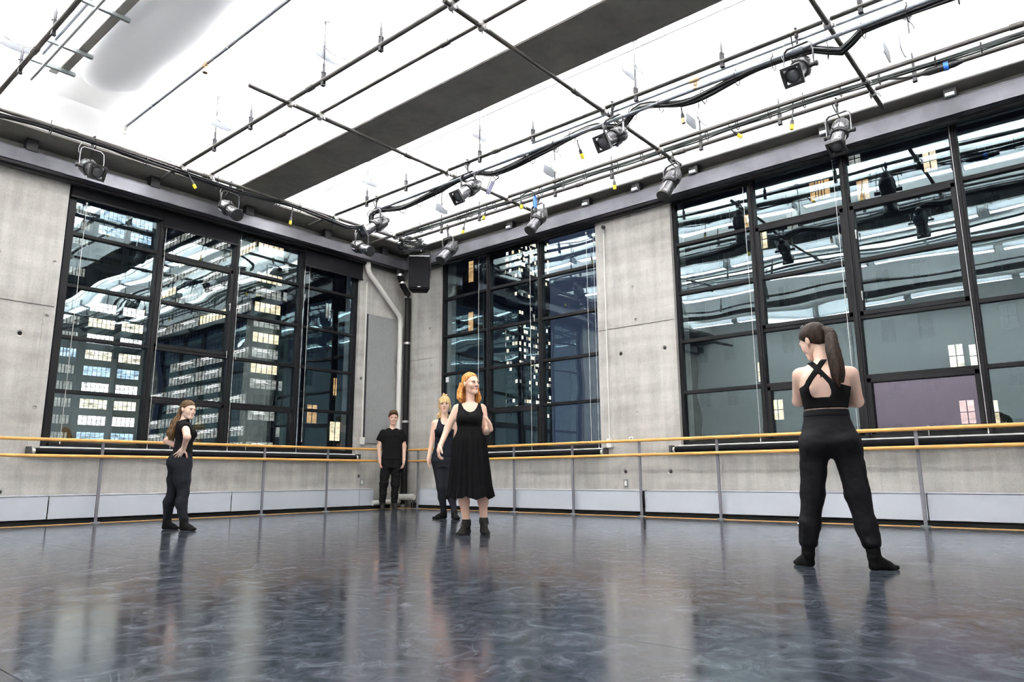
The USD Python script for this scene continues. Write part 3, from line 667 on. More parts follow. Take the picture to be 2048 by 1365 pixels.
# hanger rods: each a thing; where a lamp hides the top, the rod ends on the lamp
def rod(x, y, top, label, ornate=True):
    t = thing('hanger_rod', label, 'hanger', (x, y, 0))
    part(t, 'rod', tube([(0, 0, ZG + .02), (0, 0, top)], .0075, 8), 'dark_steel', 40)
    part(t, 'turnbuckle', tube([(0, 0, ZG + .10), (0, 0, ZG + .20)], .014, 8), 'dark_steel', 40)
    if ornate: part(t, 'rod_coupling', tube([(0, 0, ZG + .42), (0, 0, ZG + .5)], .012, 8), 'dark_steel', 40)
    part(t, 'clevis', [box(-.018, -.012, -.02, .02, ZG - .065, ZG + .10, .001), box(.012, .018, -.02, .02, ZG - .065, ZG + .10, .001), tube([(-.03, 0, ZG + .09), (.03, 0, ZG + .09)], .009, 8), box(-.022, .022, -.022, .022, ZG - .07, ZG - .055, .002)], 'dark_steel', False)
    if ornate:
        part(t, 'ceiling_flange', [lathe([(0, .012), (.03, .02), (.04, .05)], (0, 0, top - .04), (0, 0, 1), 12), tube(bez((0, 0, top - .05), (-.08, .02, top - .02), (-.12, .03, top - .05), (-.15, .04, top - .09), 6), .005, 5), tube(bez((0, 0, top - .05), (.06, -.02, top - .02), (.1, -.03, top - .06), (.12, -.04, top - .1), 6), .005, 5)], 'dark_steel', 40)


NTH = ('nearest the left wall', 'second from the left wall', 'third from the left wall', 'fourth from the left wall', 'fifth from the left wall', 'sixth from the left wall', 'farthest from the left wall')
for key, lab, ys in (('left', 'over the leftmost grid pipe', (-2.04, -3.07, -4.36)), ('second', 'over the pipe left of the beam', (-1.84, -2.76, -4.30, -5.30)), ('mid', 'over the pipe right of the beam', (-1.80, -2.75, -4.29, -5.24, -6.78, -7.84, -9.22)),
                     ('right', 'over the rightmost grid pipe', (-1.79, -2.72, -4.34, -5.38, -6.79, -7.85, -9.35))):
    for k, y in enumerate(ys):
        full = k % 2 == 0
        rod(PX[key], y, ZC if full else 5.245, f'thin hanger rod {lab}, {NTH[k]}', full)

# ---------------------------------------------------------------- cables
def bundle(name, label, path, n, spread, tie_every, seed, cat='cables', r=(.007, .012), sag=.03):
    """path(s) -> point for s in 0..1. A bundle of n cables with ties."""
    R = random.Random(seed); t = thing(name, label, cat)
    s = np.linspace(0, 1, 90); base = np.array([path(v) for v in s])
    for k in range(n):
        o1, o2 = R.uniform(-spread, spread), R.uniform(-spread, spread); ph, fr = R.uniform(0, 6.3), R.uniform(4, 13)
        q = base.copy()
        wob = sag * .5 * np.sin(s * fr * 6.28 + ph)
        q[:, 2] += o2 + wob * .6 - abs(sag) * .3
        q[:, 0] += (o1 + wob * .4) * (abs(base[-1, 1] - base[0, 1]) > 1); q[:, 1] += (o1 + wob * .4) * (abs(base[-1, 1] - base[0, 1]) <= 1)
        part(t, 'cable', tube(q, R.uniform(*r), 6), R.choice(('cable_black', 'cable_black', 'cable_green')), 60)
    L = np.linalg.norm(base[-1] - base[0])
    for k in range(int(L / tie_every)):
        i = int((k + .5 + R.uniform(-.2, .2)) * tie_every / L * 89); p = base[min(i, 88)]; d = base[min(i, 88) + 1] - p; d /= np.linalg.norm(d)
        a = np.cross(d, (0, 0, 1)); ang = np.linspace(0, 6.283, 11)
        ring = [p + (0, 0, -.01) + (a * math.cos(v) + np.array([0, 0, 1]) * math.sin(v)) * (spread * 1.25 + .018) for v in ang]
        part(t, 'cable_tie', [tube(ring, .005, 5, False), tube([ring[3], ring[3] + a * R.uniform(-.06, .06) + np.array([0, 0, R.uniform(.03, .08)])], .004, 5)], 'tie_black', 60)
    return t


def pl(points):
    P = np.array(points, float); L = np.concatenate([[0], np.cumsum(np.linalg.norm(np.diff(P, axis=0), axis=1))]); L /= L[-1]
    from scipy.interpolate import PchipInterpolator
    f = PchipInterpolator(L, P)
    return lambda s: f(s)


zx = ZG - .05
bundle('cable_bundle', 'bundle of black cables tied along the pipe by the left wall', pl([(-13, -.97, zx - .05), (-7.4, -.98, zx - .10), (-6.7, -.98, zx - .05), (-5.6, -.98, zx - .07), (-4.4, -.98, zx - .10), (-3.3, -.98, zx - .05), (-2.6, -.98, zx - .09), (-2.25, -1.1, zx - .16), (-2.05, -1.5, zx - .14)]), 7, .034, .5, 3, r=(.008, .013))
bundle('cable_bundle', 'thick snaking bundle of black cables under the pipe right of the beam', pl([(-2.15, -1.55, 4.76), (-2.36, -1.9, 4.80), (-2.34, -2.6, 4.70), (-2.36, -3.3, 4.74), (-2.33, -3.75, 4.82), (-2.36, -4.1, 4.80), (-2.34, -4.5, 4.70), (-2.36, -5.3, 4.74), (-2.34, -6.1, 4.84),
                                                        (-2.28, -6.45, 4.74), (-2.36, -6.75, 4.84), (-2.34, -7.4, 4.70), (-2.36, -8.2, 4.78), (-2.33, -8.7, 4.78), (-2.24, -8.98, 4.70), (-2.34, -9.2, 4.78), (-2.36, -9.9, 4.76), (-2.36, -13, 4.74)]), 11, .046, .42, 5, sag=.04, r=(.009, .0145))
bundle('cable_bundle', 'bundle of black cables taped along the second pipe from the right wall', pl([(-1.10, -.9, 4.92), (-1.09, -2.2, 4.91), (-1.09, -4.2, 4.89), (-1.09, -5.1, 4.90), (-1.09, -6.4, 4.89), (-1.09, -8.0, 4.91), (-1.09, -9.0, 4.89), (-1.09, -9.9, 4.87), (-1.09, -13, 4.9)]), 7, .030, .45, 9, sag=.03, r=(.008, .013))

# a coil of cable in the corner
R = random.Random(2); t = thing('cable_coil', 'tangled coil of black cables hanging in the corner over the loudspeaker', 'cables')
for k in range(11):
    c = np.array([-.72 + R.uniform(-.06, .06), -.95 + R.uniform(-.06, .06), 4.86 + R.uniform(-.06, .05)]); rx, ry, tz = R.uniform(.16, .27), R.uniform(.14, .24), R.uniform(-.10, .10); ph = R.uniform(0, 6)
    a = np.linspace(0, R.uniform(5.2, 6.6), 26) + ph
    part(t, 'cable', tube(np.stack([c[0] + rx * np.cos(a), c[1] + ry * np.sin(a), c[2] + tz * np.sin(a * 1.3) + .03 * np.cos(2 * a)], 1), R.uniform(.007, .012), 6), R.choice(('cable_black', 'cable_green', 'cable_black')), 60)
part(t, 'white_cable', tube(np.stack([-.76 + .1 * np.cos(np.linspace(0, 5, 16)), -.98 + .09 * np.sin(np.linspace(0, 5, 16)), np.linspace(4.86, 4.78, 16)], 1), .006, 6), 'white_plastic', 60)
part(t, 'hook', [tube([(-.78, -.95, 4.96), (-.74, -.95, 4.80)], .012, 6), tube([(-.5, -.95, 4.90), (-.5, -.95, 4.78)], .012, 6)], 'clamp_zinc', 40)

# short tails with connectors
def tail(P, ln, dr, m_, label):
    P = np.array(P, float); d = np.array(dr, float); d /= np.linalg.norm(d)
    t = thing('cable_connector', label, 'cable connector', P)
    e = d * ln
    part(t, 'cable', tube(bez((0, 0, .05), (0, 0, -.3 * ln), e * .7 + np.array([0, 0, .02]), e, 8), .0075, 6), 'cable_black', 60)
    part(t, 'plug', lathe([(0, .011), (.02, .020), (.07, .022), (.075, .018)], e, d, 12), 'cable_black', 40)
    part(t, 'plug_collar', lathe([(0, .023), (.035, .024), (.06, .021)], e + d * .065, d, 12), m_, 40)


for P, ln, dr, m_, lab in (
        ((-5.00, -1.02, 4.83), .12, (.5, -.2, -1), 'yellow', 'yellow-tipped connector hanging by the left wall, under the spotlight pipe'),
        ((-3.30, -1.0, 4.83), .18, (-.1, 0, -1), 'yellow', 'yellow-tipped connector hanging by the left wall, near the foot of the concrete beam'),
        ((-1.12, -2.75, 4.88), .22, (-.2, .1, -1), 'yellow', 'yellow-tipped connector on a longer tail near the corner'),
        ((-1.14, -3.22, 4.88), .10, (-.3, .1, -1), 'yellow', 'yellow-tipped connector just right of the longer tail near the corner'),
        ((-1.12, -3.92, 4.88), .06, (.1, 0, -1), 'yellow', 'yellow-tipped connector where the cross pipe meets the cable pipe'),
        ((-1.10, -5.60, 4.88), .20, (.1, 0, -1), 'yellow', 'yellow-tipped connector between the two right-hand spotlights of the wall pipe'),
        ((-1.10, -7.32, 4.88), .07, (.3, -.6, -.6), 'yellow', 'yellow-tipped connector poking out sideways from the cable pipe'),
        ((-1.10, -8.12, 4.91), .19, (-.1, .1, -1), 'yellow', 'large yellow-banded connector at the upper right'),
        ((-2.33, -5.85, 4.70), .08, (.3, -.2, -1), 'yellow', 'yellow-tipped connector under the snaking cable bundle'),
        ((-2.34, -7.28, 4.68), .09, (0, -.1, -1), 'brass', 'orange-tipped connector under the snaking cable bundle')):
    tail(P, ln, dr, m_, lab)
for P, dr, lab, m_ in (((-2.34, -6.55, 4.70), (-.25, .35, -1), 'grey box hanging from the cable bundle, right of a spotlight', 'grey_box'), ((-2.34, -4.48, 4.66), (-.25, .35, -1), 'dark grey box hanging from the cable bundle, below the beam', 'grey_box')):
    t = thing('hanging_box', lab, 'junction box', P); d = np.array(dr) / np.linalg.norm(dr)
    part(t, 'cable', tube(bez((0, 0, 0), (0, -.1, -.02), d * .05 + (0, -.08, 0), d * .10, 8), .006, 6), 'cable_black', 60)
    part(t, 'loop', tube(bez((0, .08, .02), (0, .14, -.12), d * .28 + (0, .08, 0), d * .27, 10), .0045, 6), 'cable_black', 60)
    part(t, 'body', lathe([(.09, .028), (.10, .036), (.27, .036), (.28, .028)], (0, 0, 0), d, 4), m_, 20)
t = thing('power_connector', 'large black connector with a blue ring at the right end of the cable pipe', 'cable connector', (-1.06, -9.62, 4.80))
part(t, 'body', lathe([(0, .02), (.06, .04), (.2, .042), (.21, .038), (.30, .038), (.38, .02)], (0, .16, 0), (0, -1, 0), 14), 'cable_black', 40)
part(t, 'blue_ring', lathe([(.205, .046), (.25, .046)], (0, .16, 0), (0, -1, 0), 14), 'blue_plug', 40)
part(t, 'cable', tube(bez((0, .16, 0), (0, .35, .0), (-.02, .45, .06), (-.03, .6, .10), 10), .012, 8), 'cable_black', 60)
t = thing('power_connector', 'hanging blue plug near the corner end of the cable pipe', 'cable connector', (-1.06, -4.15, 4.86))
part(t, 'body', lathe([(0, .018), (.05, .028), (.16, .028), (.2, .022)], (0, 0, 0), (.05, -.02, -1), 12), 'blue_plug', 40)
part(t, 'tip', lathe([(.2, .026), (.26, .024)], (0, 0, 0), (.05, -.02, -1), 12), 'cable_black', 40)
part(t, 'cable', tube(bez((0, 0, 0), (0, 0, .1), (-.02, .12, .12), (-.03, .25, .04), 10), .009, 8), 'cable_black', 60)


# ---------------------------------------------------------------- ellipsoidal spotlights
def spotlight(clamp, pivot, az, tilt, label, square=True, seed=0):
    R = random.Random(seed)
    clamp, piv = np.array(clamp, float), np.array(pivot, float)
    az, tilt = math.radians(az), math.radians(tilt)
    d = np.array([math.cos(az) * math.cos(tilt), math.sin(az) * math.cos(tilt), math.sin(tilt)])
    s = np.cross(d, (0, 0, 1)); s /= np.linalg.norm(s); u = np.cross(s, d)
    t = thing('spotlight', label, 'spotlight', piv)
    o = np.zeros(3)
    part(t, 'lamp_cap', lathe([(-.30, .012), (-.295, .03), (-.27, .045), (-.235, .055), (-.22, .062)], o, d, 18), 'black_metal', 40, 'black rear lamp cap')
    ribs = [lathe([(-.22, .066), (-.20, .088), (-.13, .102), (-.05, .106), (-.01, .100), (.0, .088)], o, d, 22)]
    for k in range(8):
        a = k * math.pi / 4 + .2; n = s * math.cos(a) + u * math.sin(a)
        ribs.append(tube([n * .085 - d * .20, n * .108 - d * .12, n * .110 - d * .03], .006, 5))
    part(t, 'reflector_housing', ribs, 'cast_alu', 40)
    part(t, 'shutter_collar', [lathe([(.0, .092), (.005, .098), (.035, .098), (.04, .088)], o, d, 22)] + [tube([n * .09 + d * .02, n * .15 + d * .02], .006, 5) for n in (s, -s, u * .9 + s * .3)], 'black_metal', 40, 'black shutter collar with handles')
    br = [lathe([(.04, .082), (.06, .080), (.17, .080), (.18, .088), (.215, .088), (.225, .082), (.25, .082)], o, d, 22)]
    for k in range(6):
        a = k * math.pi / 3; n = s * math.cos(a) + u * math.sin(a); br.append(tube([n * .080 + d * .05, n * .084 + d * .17], .006, 5))
    part(t, 'lens_barrel', br, 'cast_alu', 40)
    if square:
        fr = []
        for a, b in (((-.095, .095, .072, .095)), ((-.095, .095, -.095, -.072))) if False else (((-.095, .095), (.070, .098)), ((-.095, .095), (-.098, -.070)), ((-.098, -.070), (-.07, .07)), ((.070, .098), (-.07, .07))):
            P = [s * x + u * y + d * w for x in a for y in b for w in (.25, .285)]
            fr.append(man(m3.Manifold.hull_points(np.array(P))))
        part(t, 'gel_frame', fr, 'black_metal', False, 'square black colour frame holder')
    else:
        part(t, 'front_ring', lathe([(.25, .084), (.252, .092), (.28, .092), (.282, .084)], o, d, 22), 'black_metal', 40)
    part(t, 'lens', lathe([(.240, .072), (.252, .071), (.262, .05), (.268, .02), (.269, .002)], o, d, 22), 'lens', 60, 'dark glass lens')
    top = np.array([0, 0, .26]) + (clamp - piv) * (1, 1, 0) * .7
    for q in (-1, 1):
        part(t, 'yoke_knob', lathe([(.10, .022), (.15, .022), (.155, .028), (.175, .028), (.18, .02)], o, s * q, 12), 'black_metal', 40)
    arm = [s * -.142, s * -.142 + top * .55, s * -.135 + top * .88, s * -.10 + top, s * .10 + top, s * .135 + top * .88, s * .142 + top * .55, s * .142]
    strap = [man(m3.Manifold.hull_points(np.array([p + a * .004 + b * .016 for p in (arm[i], arm[i + 1]) for a in (-1, 1) for b in (-1, 1) for a, b in ((np.cross(arm[i + 1] - arm[i], np.cross(s, (0, 0, 1))) / np.linalg.norm(np.cross(arm[i + 1] - arm[i], np.cross(s, (0, 0, 1)))) * a, np.cross(s, (0, 0, 1)) * b),)]))) for i in range(7)]
    part(t, 'yoke', strap, 'cast_alu', False, 'U-shaped steel yoke')
    c = clamp - piv
    part(t, 'pipe_clamp', [tube([top, c - (0, 0, .045)], .012, 8), tube([c + np.array([math.cos(a), 0, math.sin(a)]) * .036 if abs(d[1]) < abs(d[0]) else c + np.array([0, math.cos(a), math.sin(a)]) * .036 for a in np.linspace(-2.2, 2.2, 9)], .011, 7),
                           tube([c - (0, 0, .06), c - (0, 0, .03)], .02, 8)], 'dark_steel', 40)
    e = -d * .28
    part(t, 'power_cable', tube(bez(e, e - d * .15 + (0, 0, -.08), c + np.array([R.uniform(-.12, .12), R.uniform(-.12, .12), -.28]), c + np.array([R.uniform(-.08, .08), .05, -.02]), 16), .0065, 6), 'cable_black', 60)
    part(t, 'safety_cable', tube(bez(s * .142 + top * .6, s * .2 + top * .8, c + s * .12, c + np.array([0, 0, .03]), 12), .003, 5), 'clamp_zinc', 60)


zl = ZG - .05
SP = [((-6.20, -.95, zl), (0, 0, -.40), 272, -27, 'spotlight on the left wall pipe, at the far left', True), ((-4.32, -.95, zl), (0, 0, -.40), 273, -32, 'spotlight on the left wall pipe, under the foot of the concrete beam', False),
      ((-1.87, -.95, zl), (0, .03, -.38), 272, -25, 'spotlight on the left wall pipe, nearest the corner', False),
      ((PX['mid'], -2.05, ZG), (0, .02, -.46), 172, -35, 'spotlight under the beam-side pipe, first from the left wall, aimed left', True), ((PX['mid'], -4.06, ZG), (0, -.01, -.42), 176, -39, 'spotlight under the beam-side pipe, second from the left wall, aimed left', True),
      ((PX['mid'], -6.46, ZG), (0, 0, -.42), 174, -33, 'spotlight under the beam-side pipe, third from the left wall, aimed left', True), ((PX['mid'], -8.62, ZG), (0, 0, -.41), 178, -38, 'spotlight under the beam-side pipe at the upper right, lens facing the camera', True),
      ((PX['right'], -1.95, ZG), (.02, -.01, -.45), 176, -48, 'spotlight on the right wall pipe, nearest the corner beside the loudspeaker', False), ((PX['right'], -4.00, ZG), (0, .02, -.37), 171, -52, 'spotlight on the right wall pipe, over the narrow window', False),
      ((PX['right'], -6.36, ZG), (-.03, .03, -.41), 160, -57, 'spotlight on the right wall pipe, over the left edge of the large window', False), ((PX['right'], -8.52, ZG), (0, 0, -.42), 175, -57, 'spotlight on the right wall pipe, above the ponytailed woman', True)]
for k, (c, o, az, ti, lab, sq) in enumerate(SP):
    c = np.array(c); spotlight(c, c + np.array(o), az, ti, lab, sq, k)

# ---------------------------------------------------------------- the city outside, at dusk
for nm, c, st in (('win_white', (1.0, 0.97, 0.92), 1.5), ('win_warm', (1.0, 0.80, 0.52), 0.7), ('win_orange', (1.0, 0.58, 0.26), 0.40), ('win_blue', (0.62, 0.82, 1.0), 0.65), ('win_dim', (0.85, 0.82, 0.74), 0.22), ('win_cream', (1.0, 0.86, 0.62), 0.95)): lit_mat(nm, c, st, .45 if nm in ('win_orange', 'win_warm') else .8)
emit('strip_light', (1.0, 0.98, 0.95), 3.0)
mat('tower_stone', (0.055, 0.060, 0.070), 0.8, var=0.12, scale=0.3); mat('tower_dark', (0.020, 0.024, 0.030), 0.5); mat('brick_dark', (0.050, 0.042, 0.045), 0.85, var=0.2, scale=1.2)
mat('dark_glass', (0.010, 0.013, 0.018), 0.12); mat('tower_mullion', (0.03, 0.032, 0.036), 0.6); mat('asphalt', (0.03, 0.03, 0.032), 0.9); mat('facade_grey', (0.075, 0.08, 0.09), 0.85, var=0.1, scale=0.5)
GZ = -12.0
solo('street_ground', box(0.9, 420, -160, 420, GZ - .5, GZ), 'asphalt', 'dark street level far below the windows', 'street', kind='structure', smooth=False)


def fbox(face, at, a0, a1, z0, z1, d0, d1):
    """a box on a facade. face 'y': plane y=at (a runs along x); 'x': plane x=at (a runs along y). d: towards the viewer is negative."""
    return box(a0, a1, at + d0, at + d1, z0, z1) if face == 'y' else box(at + d0, at + d1, a0, a1, z0, z1)


def lit_window(t, face, at, a0, a1, z0, z1, m_, nx=2, nz=1, bar=.07, lights=0, rnd=None):
    w = part(t, 'window', fbox(face, at, a0, a1, z0, z1, -.05, .12), m_, False)
    g = [fbox(face, at, a0 + (a1 - a0) * i / nx - bar / 2, a0 + (a1 - a0) * i / nx + bar / 2, z0, z1, -.13, -.05) for i in range(nx + 1)]
    g += [fbox(face, at, a0, a1, z0 + (z1 - z0) * i / nz - bar / 2, z0 + (z1 - z0) * i / nz + bar / 2, -.12, -.05) for i in range(nz + 1)]
    part(w, 'window_bars', g, 'tower_mullion', False)
    for k in range(lights):
        zz = z0 + (z1 - z0) * (.62 + .16 * k); q = a0 + (a1 - a0) * (.08 + .3 * rnd.random())
        part(w, 'strip_light', fbox(face, at, q, q + (a1 - a0) * .45, zz, zz + .12, -.09, -.05), 'strip_light', False)


# office block with big lit bays, left window
R = random.Random(11)
t = thing('office_block', 'stone office block with large bright window bays, outside the wide left window', 'building')
part(t, 'facade', box(19, 57.5, 150, 175, GZ, 95), 'facade_grey', False)
for n in range(27):
    z = 8.0 + 3.4 * n
    for i, (a, b, nx) in enumerate(((43.6, 48.8, 6), (50.1, 54.6, 5))):
        if n < 9: m_ = ('win_blue', 'win_white', 'win_cream', 'win_white', 'win_blue', 'win_cream', 'win_white', 'win_cream', 'win_white')[n]
        else: m_ = 'win_blue' if n in (13, 14) else ('win_dim' if R.random() < .35 else 'dark_glass')
        lit_window(t, 'y', 150, a, b, z, z + 2.0, m_, nx, 2)
    for a, b in ((20.5, 27.5), (28.6, 35.5), (36.6, 42.0)):
        m_ = R.choice(('win_dim', 'win_dim', 'dark_glass', 'win_warm' if n < 9 and a > 30 and R.random() < .4 else 'win_dim', 'win_blue' if n in (0, 1, 5) else 'win_dim'))
        lit_window(t, 'y', 150, a, b, z, z + 1.9, m_, 9, 1, .14)
part(t, 'pier', [box(a, b, 149.4, 150, GZ, 95) for a, b in ((42.3, 43.4), (48.95, 49.95), (54.8, 55.8))], 'facade_grey', False)

# glass slab with ribbon windows, its long side receding
t = thing('ribbon_tower', 'long dark tower with ribbon windows and ceiling lights, outside the left window', 'building')
part(t, 'core', box(70, 96, 132, 200, GZ, 92), 'tower_dark', False)
for n in range(26):
    z = 6.0 + 3.45 * n
    part(t, 'spandrel', fbox('x', 70, 131.8, 200, z + 2.3, z + 3.45, -.35, .1), 'tower_stone', False)
    lit = n < 4 or R.random() < .72
    for a, b in ((132, 143), (143.3, 156), (156.3, 170), (170.3, 186), (186.3, 199.5)):
        m_ = R.choice(('win_dim', 'win_dim', 'win_dim', 'dark_glass', 'win_warm' if R.random() < .3 else 'win_dim')) if lit else 'dark_glass'
        lit_window(t, 'x', 70, a, b, z, z + 2.3, m_, 8, 1, .16, lights=2 if m_ != 'dark_glass' and n < 20 else 0, rnd=R)
    for a, b in ((70.5, 77), (77.4, 84), (84.5, 95.5)):
        m_ = ('win_warm' if n % 2 else 'win_dim') if a < 71 and R.random() < .7 else R.choice(('dark_glass', 'dark_glass', 'win_dim'))
        lit_window(t, 'y', 132, a, b, z, z + 2.3, m_, 5, 1, .14, lights=2 if a < 71 and m_ != 'dark_glass' else 0, rnd=R)

# brown building with a few orange windows
t = thing('brick_building', 'dark building with few orange windows, at the right of the wide left window', 'building')
part(t, 'facade', box(62.5, 82, 100, 106, GZ, 66), 'brick_dark', False)
lit = {(64.0, 10.2): ('win_orange', 2.2, 3.4), (69.0, 7.2): ('win_warm', 2.4, 3.6), (69.4, 15.6): ('win_orange', .9, 3.4), (66.0, 41.8): ('win_orange', 1.0, 2.9), (68.2, 41.8): ('win_orange', .9, 2.6), (67.0, 30.0): ('win_dim', 1.3, 3.0)}
for (x, z), (m_, w_, h_) in lit.items(): lit_window(t, 'y', 100, x, x + w_, z, z + h_, m_, 2, 1, .1)
for i in range(5):
    for n in range(14):
        x, z = 63.4 + 3.8 * i, -8 + 5.0 * n
        if all(abs(x - a) > 2.6 or abs(z - b) > 4 for a, b in lit): lit_window(t, 'y', 100, x, x + 1.5, z, z + 2.6, 'dark_glass', 2, 2, .08)

# far skyscraper in the narrow window
t = thing('skyscraper', 'tall far skyscraper with rows of yellow lit windows, seen through the narrow window', 'building')
part(t, 'tower', box(350, 386, 288, 325, GZ, 235), 'tower_dark', False)
R = random.Random(5); cnt = 0; dark = []
for n in range(8, 41):
    z = 6 + 4.3 * n
    band = R.random()
    full = n in (10, 13, 16, 17, 19, 20, 22, 31, 32, 33, 34, 35, 36, 37)
    for face, at, a0, a1, k in (('x', 350, 288.6, 324, 14), ('y', 288, 350.6, 385.4, 14)):
        st = (a1 - a0) / k
        for i in range(k):
            on = R.random() < (.58 if full else (.22 if band < .5 else .05))
            a = a0 + st * i + .35
            if on and cnt < 296:
                part(t, 'window', fbox(face, at, a, a + st - .7, z, z + 2.3, -.12, .1), R.choice(('win_cream', 'win_cream', 'win_warm', 'win_white', 'win_dim')), False); cnt += 1
            else: dark.append(fbox(face, at, a, a + st - .7, z, z + 2.3, -.06, .1))
part(t, 'dark_window', dark, 'dark_glass', False, kind='stuff')

# low block at the left of the narrow window
t = thing('brick_building', 'dark block with two orange windows, at the left edge of the narrow window', 'building')
part(t, 'facade', box(84, 90, 75, 96, GZ, 55), 'brick_dark', False)
for z in (26.6, 36.5): lit_window(t, 'x', 84, 77.6, 79.0, z, z + 4.2, 'win_orange', 1, 1, .1)
for i in range(4):
    for n in range(9):
        y, z = 76.0 + 5.0 * i, -8 + 7.0 * n
        if not (75 < y < 80 and z > 18): lit_window(t, 'x', 84, y, y + 1.6, z, z + 3.4, 'dark_glass', 2, 2, .09)

# apartment house across the street, behind the large window
t = thing('apartment_house', 'dark apartment house with scattered orange windows, seen through the large right window', 'building')
part(t, 'facade', box(84, 110, -110, 36.5, GZ, 70), 'brick_dark', False)
lit = [(24.0, 33.8, 'win_orange'), (13.8, 36.0, 'win_orange'), (22.4, 31.0, 'win_warm'), (22.0, 7.6, 'win_warm'), (18.2, 33.0, 'win_dim'), (14.9, 36.0, 'win_orange'), (9.8, 39.0, 'win_dim'), (9.2, 34.6, 'win_orange'), (1.6, 36.2, 'win_warm'), (23.6, 12.8, 'win_warm'), (1.4, 12.4, 'win_cream'), (-.6, 12.2, 'win_cream'), (1.0, 6.0, 'win_warm'), (-1.2, 5.8, 'win_warm')]
for y, z, m_ in lit: lit_window(t, 'x', 84, y, y + 1.5, z, z + 2.7, m_, 2, 2, .10)
for i in range(22):
    for n in range(11):
        y, z = -52 + 4.0 * i, -9 + 6.3 * n
        if all(abs(y - a) > 2.4 or abs(z - b) > 4 for a, b, _ in lit): lit_window(t, 'x', 84, y, y + 1.6, z, z + 2.8, 'dark_glass', 2, 2, .1)

# ---------------------------------------------------------------- people: each figure is one field of rounded limbs, skinned by surface nets
mat('skin_fair', (0.70, 0.455, 0.345), 0.5, subsurface_weight=0.12, subsurface_radius=(.012, .005, .003))
mat('skin_pale', (0.73, 0.50, 0.395), 0.5, subsurface_weight=0.12, subsurface_radius=(.012, .005, .003))
mat('lip', (0.45, 0.14, 0.12), 0.4); mat('eye_white', (0.70, 0.70, 0.70), 0.2); mat('iris', (0.03, 0.03, 0.035), 0.15); mat('brow_brown', (0.10, 0.055, 0.035), 0.8); mat('brow_ginger', (0.30, 0.14, 0.06), 0.8)
def hair(name, color, hi):
    M[name] = usdkit.material(stage, '/World/Looks/' + name, {'tc': ('geometry', {}), 'm': ('mapping', {'scale': (95, 95, 9)}), 'n': ('noise_texture', {'scale': 1.0, 'detail': 4.0, 'distortion': 0.6}),
        'r': ('rgb_ramp', {'ramp': [(0.32, tuple(.45 * c for c in color)), (0.5, color), (0.72, hi)]}), 'b': ('bump', {'strength': 0.6, 'distance': 0.004}), 'p': ('principled_bsdf', {'roughness': 0.5, 'specular_ior_level': 0.15})},
        [('tc.position', 'm.vector'), ('m.vector', 'n.vector'), ('n.fac', 'r.fac'), ('r.color', 'p.base_color'), ('n.fac', 'b.height'), ('b.normal', 'p.normal')], 'p.BSDF')
hair('hair_dark', (0.020, 0.0115, 0.008), (0.050, 0.030, 0.021)); hair('hair_ginger', (0.46, 0.185, 0.045), (0.80, 0.42, 0.14)); hair('hair_blonde', (0.42, 0.28, 0.13), (0.75, 0.56, 0.30)); hair('hair_brown', (0.085, 0.045, 0.022), (0.17, 0.095, 0.05)); hair('hair_long_brown', (0.075, 0.042, 0.019), (0.20, 0.125, 0.052))
def cloth(name, c, bump=.15, bs=260): mat(name, tuple(.6 * x for x in c), .9, bump=bump, bscale=bs, specular_ior_level=.12)
cloth('cloth_black', (0.011, 0.011, 0.012)); mat('cloth_pants', (0.0075, 0.0075, 0.0095), .6, bump=.1, bscale=260, specular_ior_level=.09); cloth('cloth_navy', (0.017, 0.020, 0.030)); cloth('cloth_legging', (0.024, 0.026, 0.033)); cloth('cloth_skirt', (0.006, 0.006, 0.007)); cloth('sock_black', (0.012, 0.012, 0.013)); mat('boot_black', (0.018, 0.017, 0.017), .55, bump=.1, bscale=60); mat('sole', (.008, .008, .008), .7); cloth('boot_suede', (0.035, 0.033, 0.032))


def unit(v): v = np.asarray(v, float); return v / np.linalg.norm(v)
def TC(a, b, ra, rb, k=.02): return ('tc', np.asarray(a, float), np.asarray(b, float), ra, rb, k)
def EL(c, r, Rm=None, k=.02): return ('el', np.asarray(c, float), np.asarray(r, float), np.eye(3) if Rm is None else Rm, k)
def LO(sec, k=.03): return ('lo', np.asarray(sec, float), k)


def bounds(p):
    if p[0] == 'tc': r = max(p[3], p[4]); return np.minimum(p[1], p[2]) - r, np.maximum(p[1], p[2]) + r
    if p[0] in ('el', 'sub'): return p[1] - p[2].max(), p[1] + p[2].max()
    s = p[1]; m = s[:, 3:5].max()
    return np.array([s[:, 1].min() - m, s[:, 2].min() - m, s[:, 0].min()]), np.array([s[:, 1].max() + m, s[:, 2].max() + m, s[:, 0].max()])


def dist(p, X):
    if p[0] == 'tc':
        ab = p[2] - p[1]; t = np.clip((X - p[1]) @ ab / (ab @ ab + 1e-12), 0, 1)
        return np.linalg.norm(X - p[1] - t[..., None] * ab, axis=-1) - (p[3] + (p[4] - p[3]) * t)
    if p[0] in ('el', 'sub'):
        q = (X - p[1]) @ p[3].T; k0 = np.linalg.norm(q / p[2], axis=-1); k1 = np.linalg.norm(q / p[2] ** 2, axis=-1) + 1e-9
        return k0 * (k0 - 1) / k1
    s = p[1]; z = np.clip(X[..., 2], s[0, 0], s[-1, 0]); g = lambda c: np.interp(z, s[:, 0], s[:, c])
    ya = np.radians(g(5)); dx, dy = X[..., 0] - g(1), X[..., 1] - g(2); a, b = g(3), g(4)
    u, v = dx * np.cos(ya) + dy * np.sin(ya), dy * np.cos(ya) - dx * np.sin(ya)
    k0 = np.sqrt((u / a) ** 2 + (v / b) ** 2); k1 = np.sqrt((u / a ** 2) ** 2 + (v / b ** 2) ** 2) + 1e-9
    return np.maximum(k0 * (k0 - 1) / k1, np.maximum(s[0, 0] - X[..., 2], X[..., 2] - s[-1, 0]))


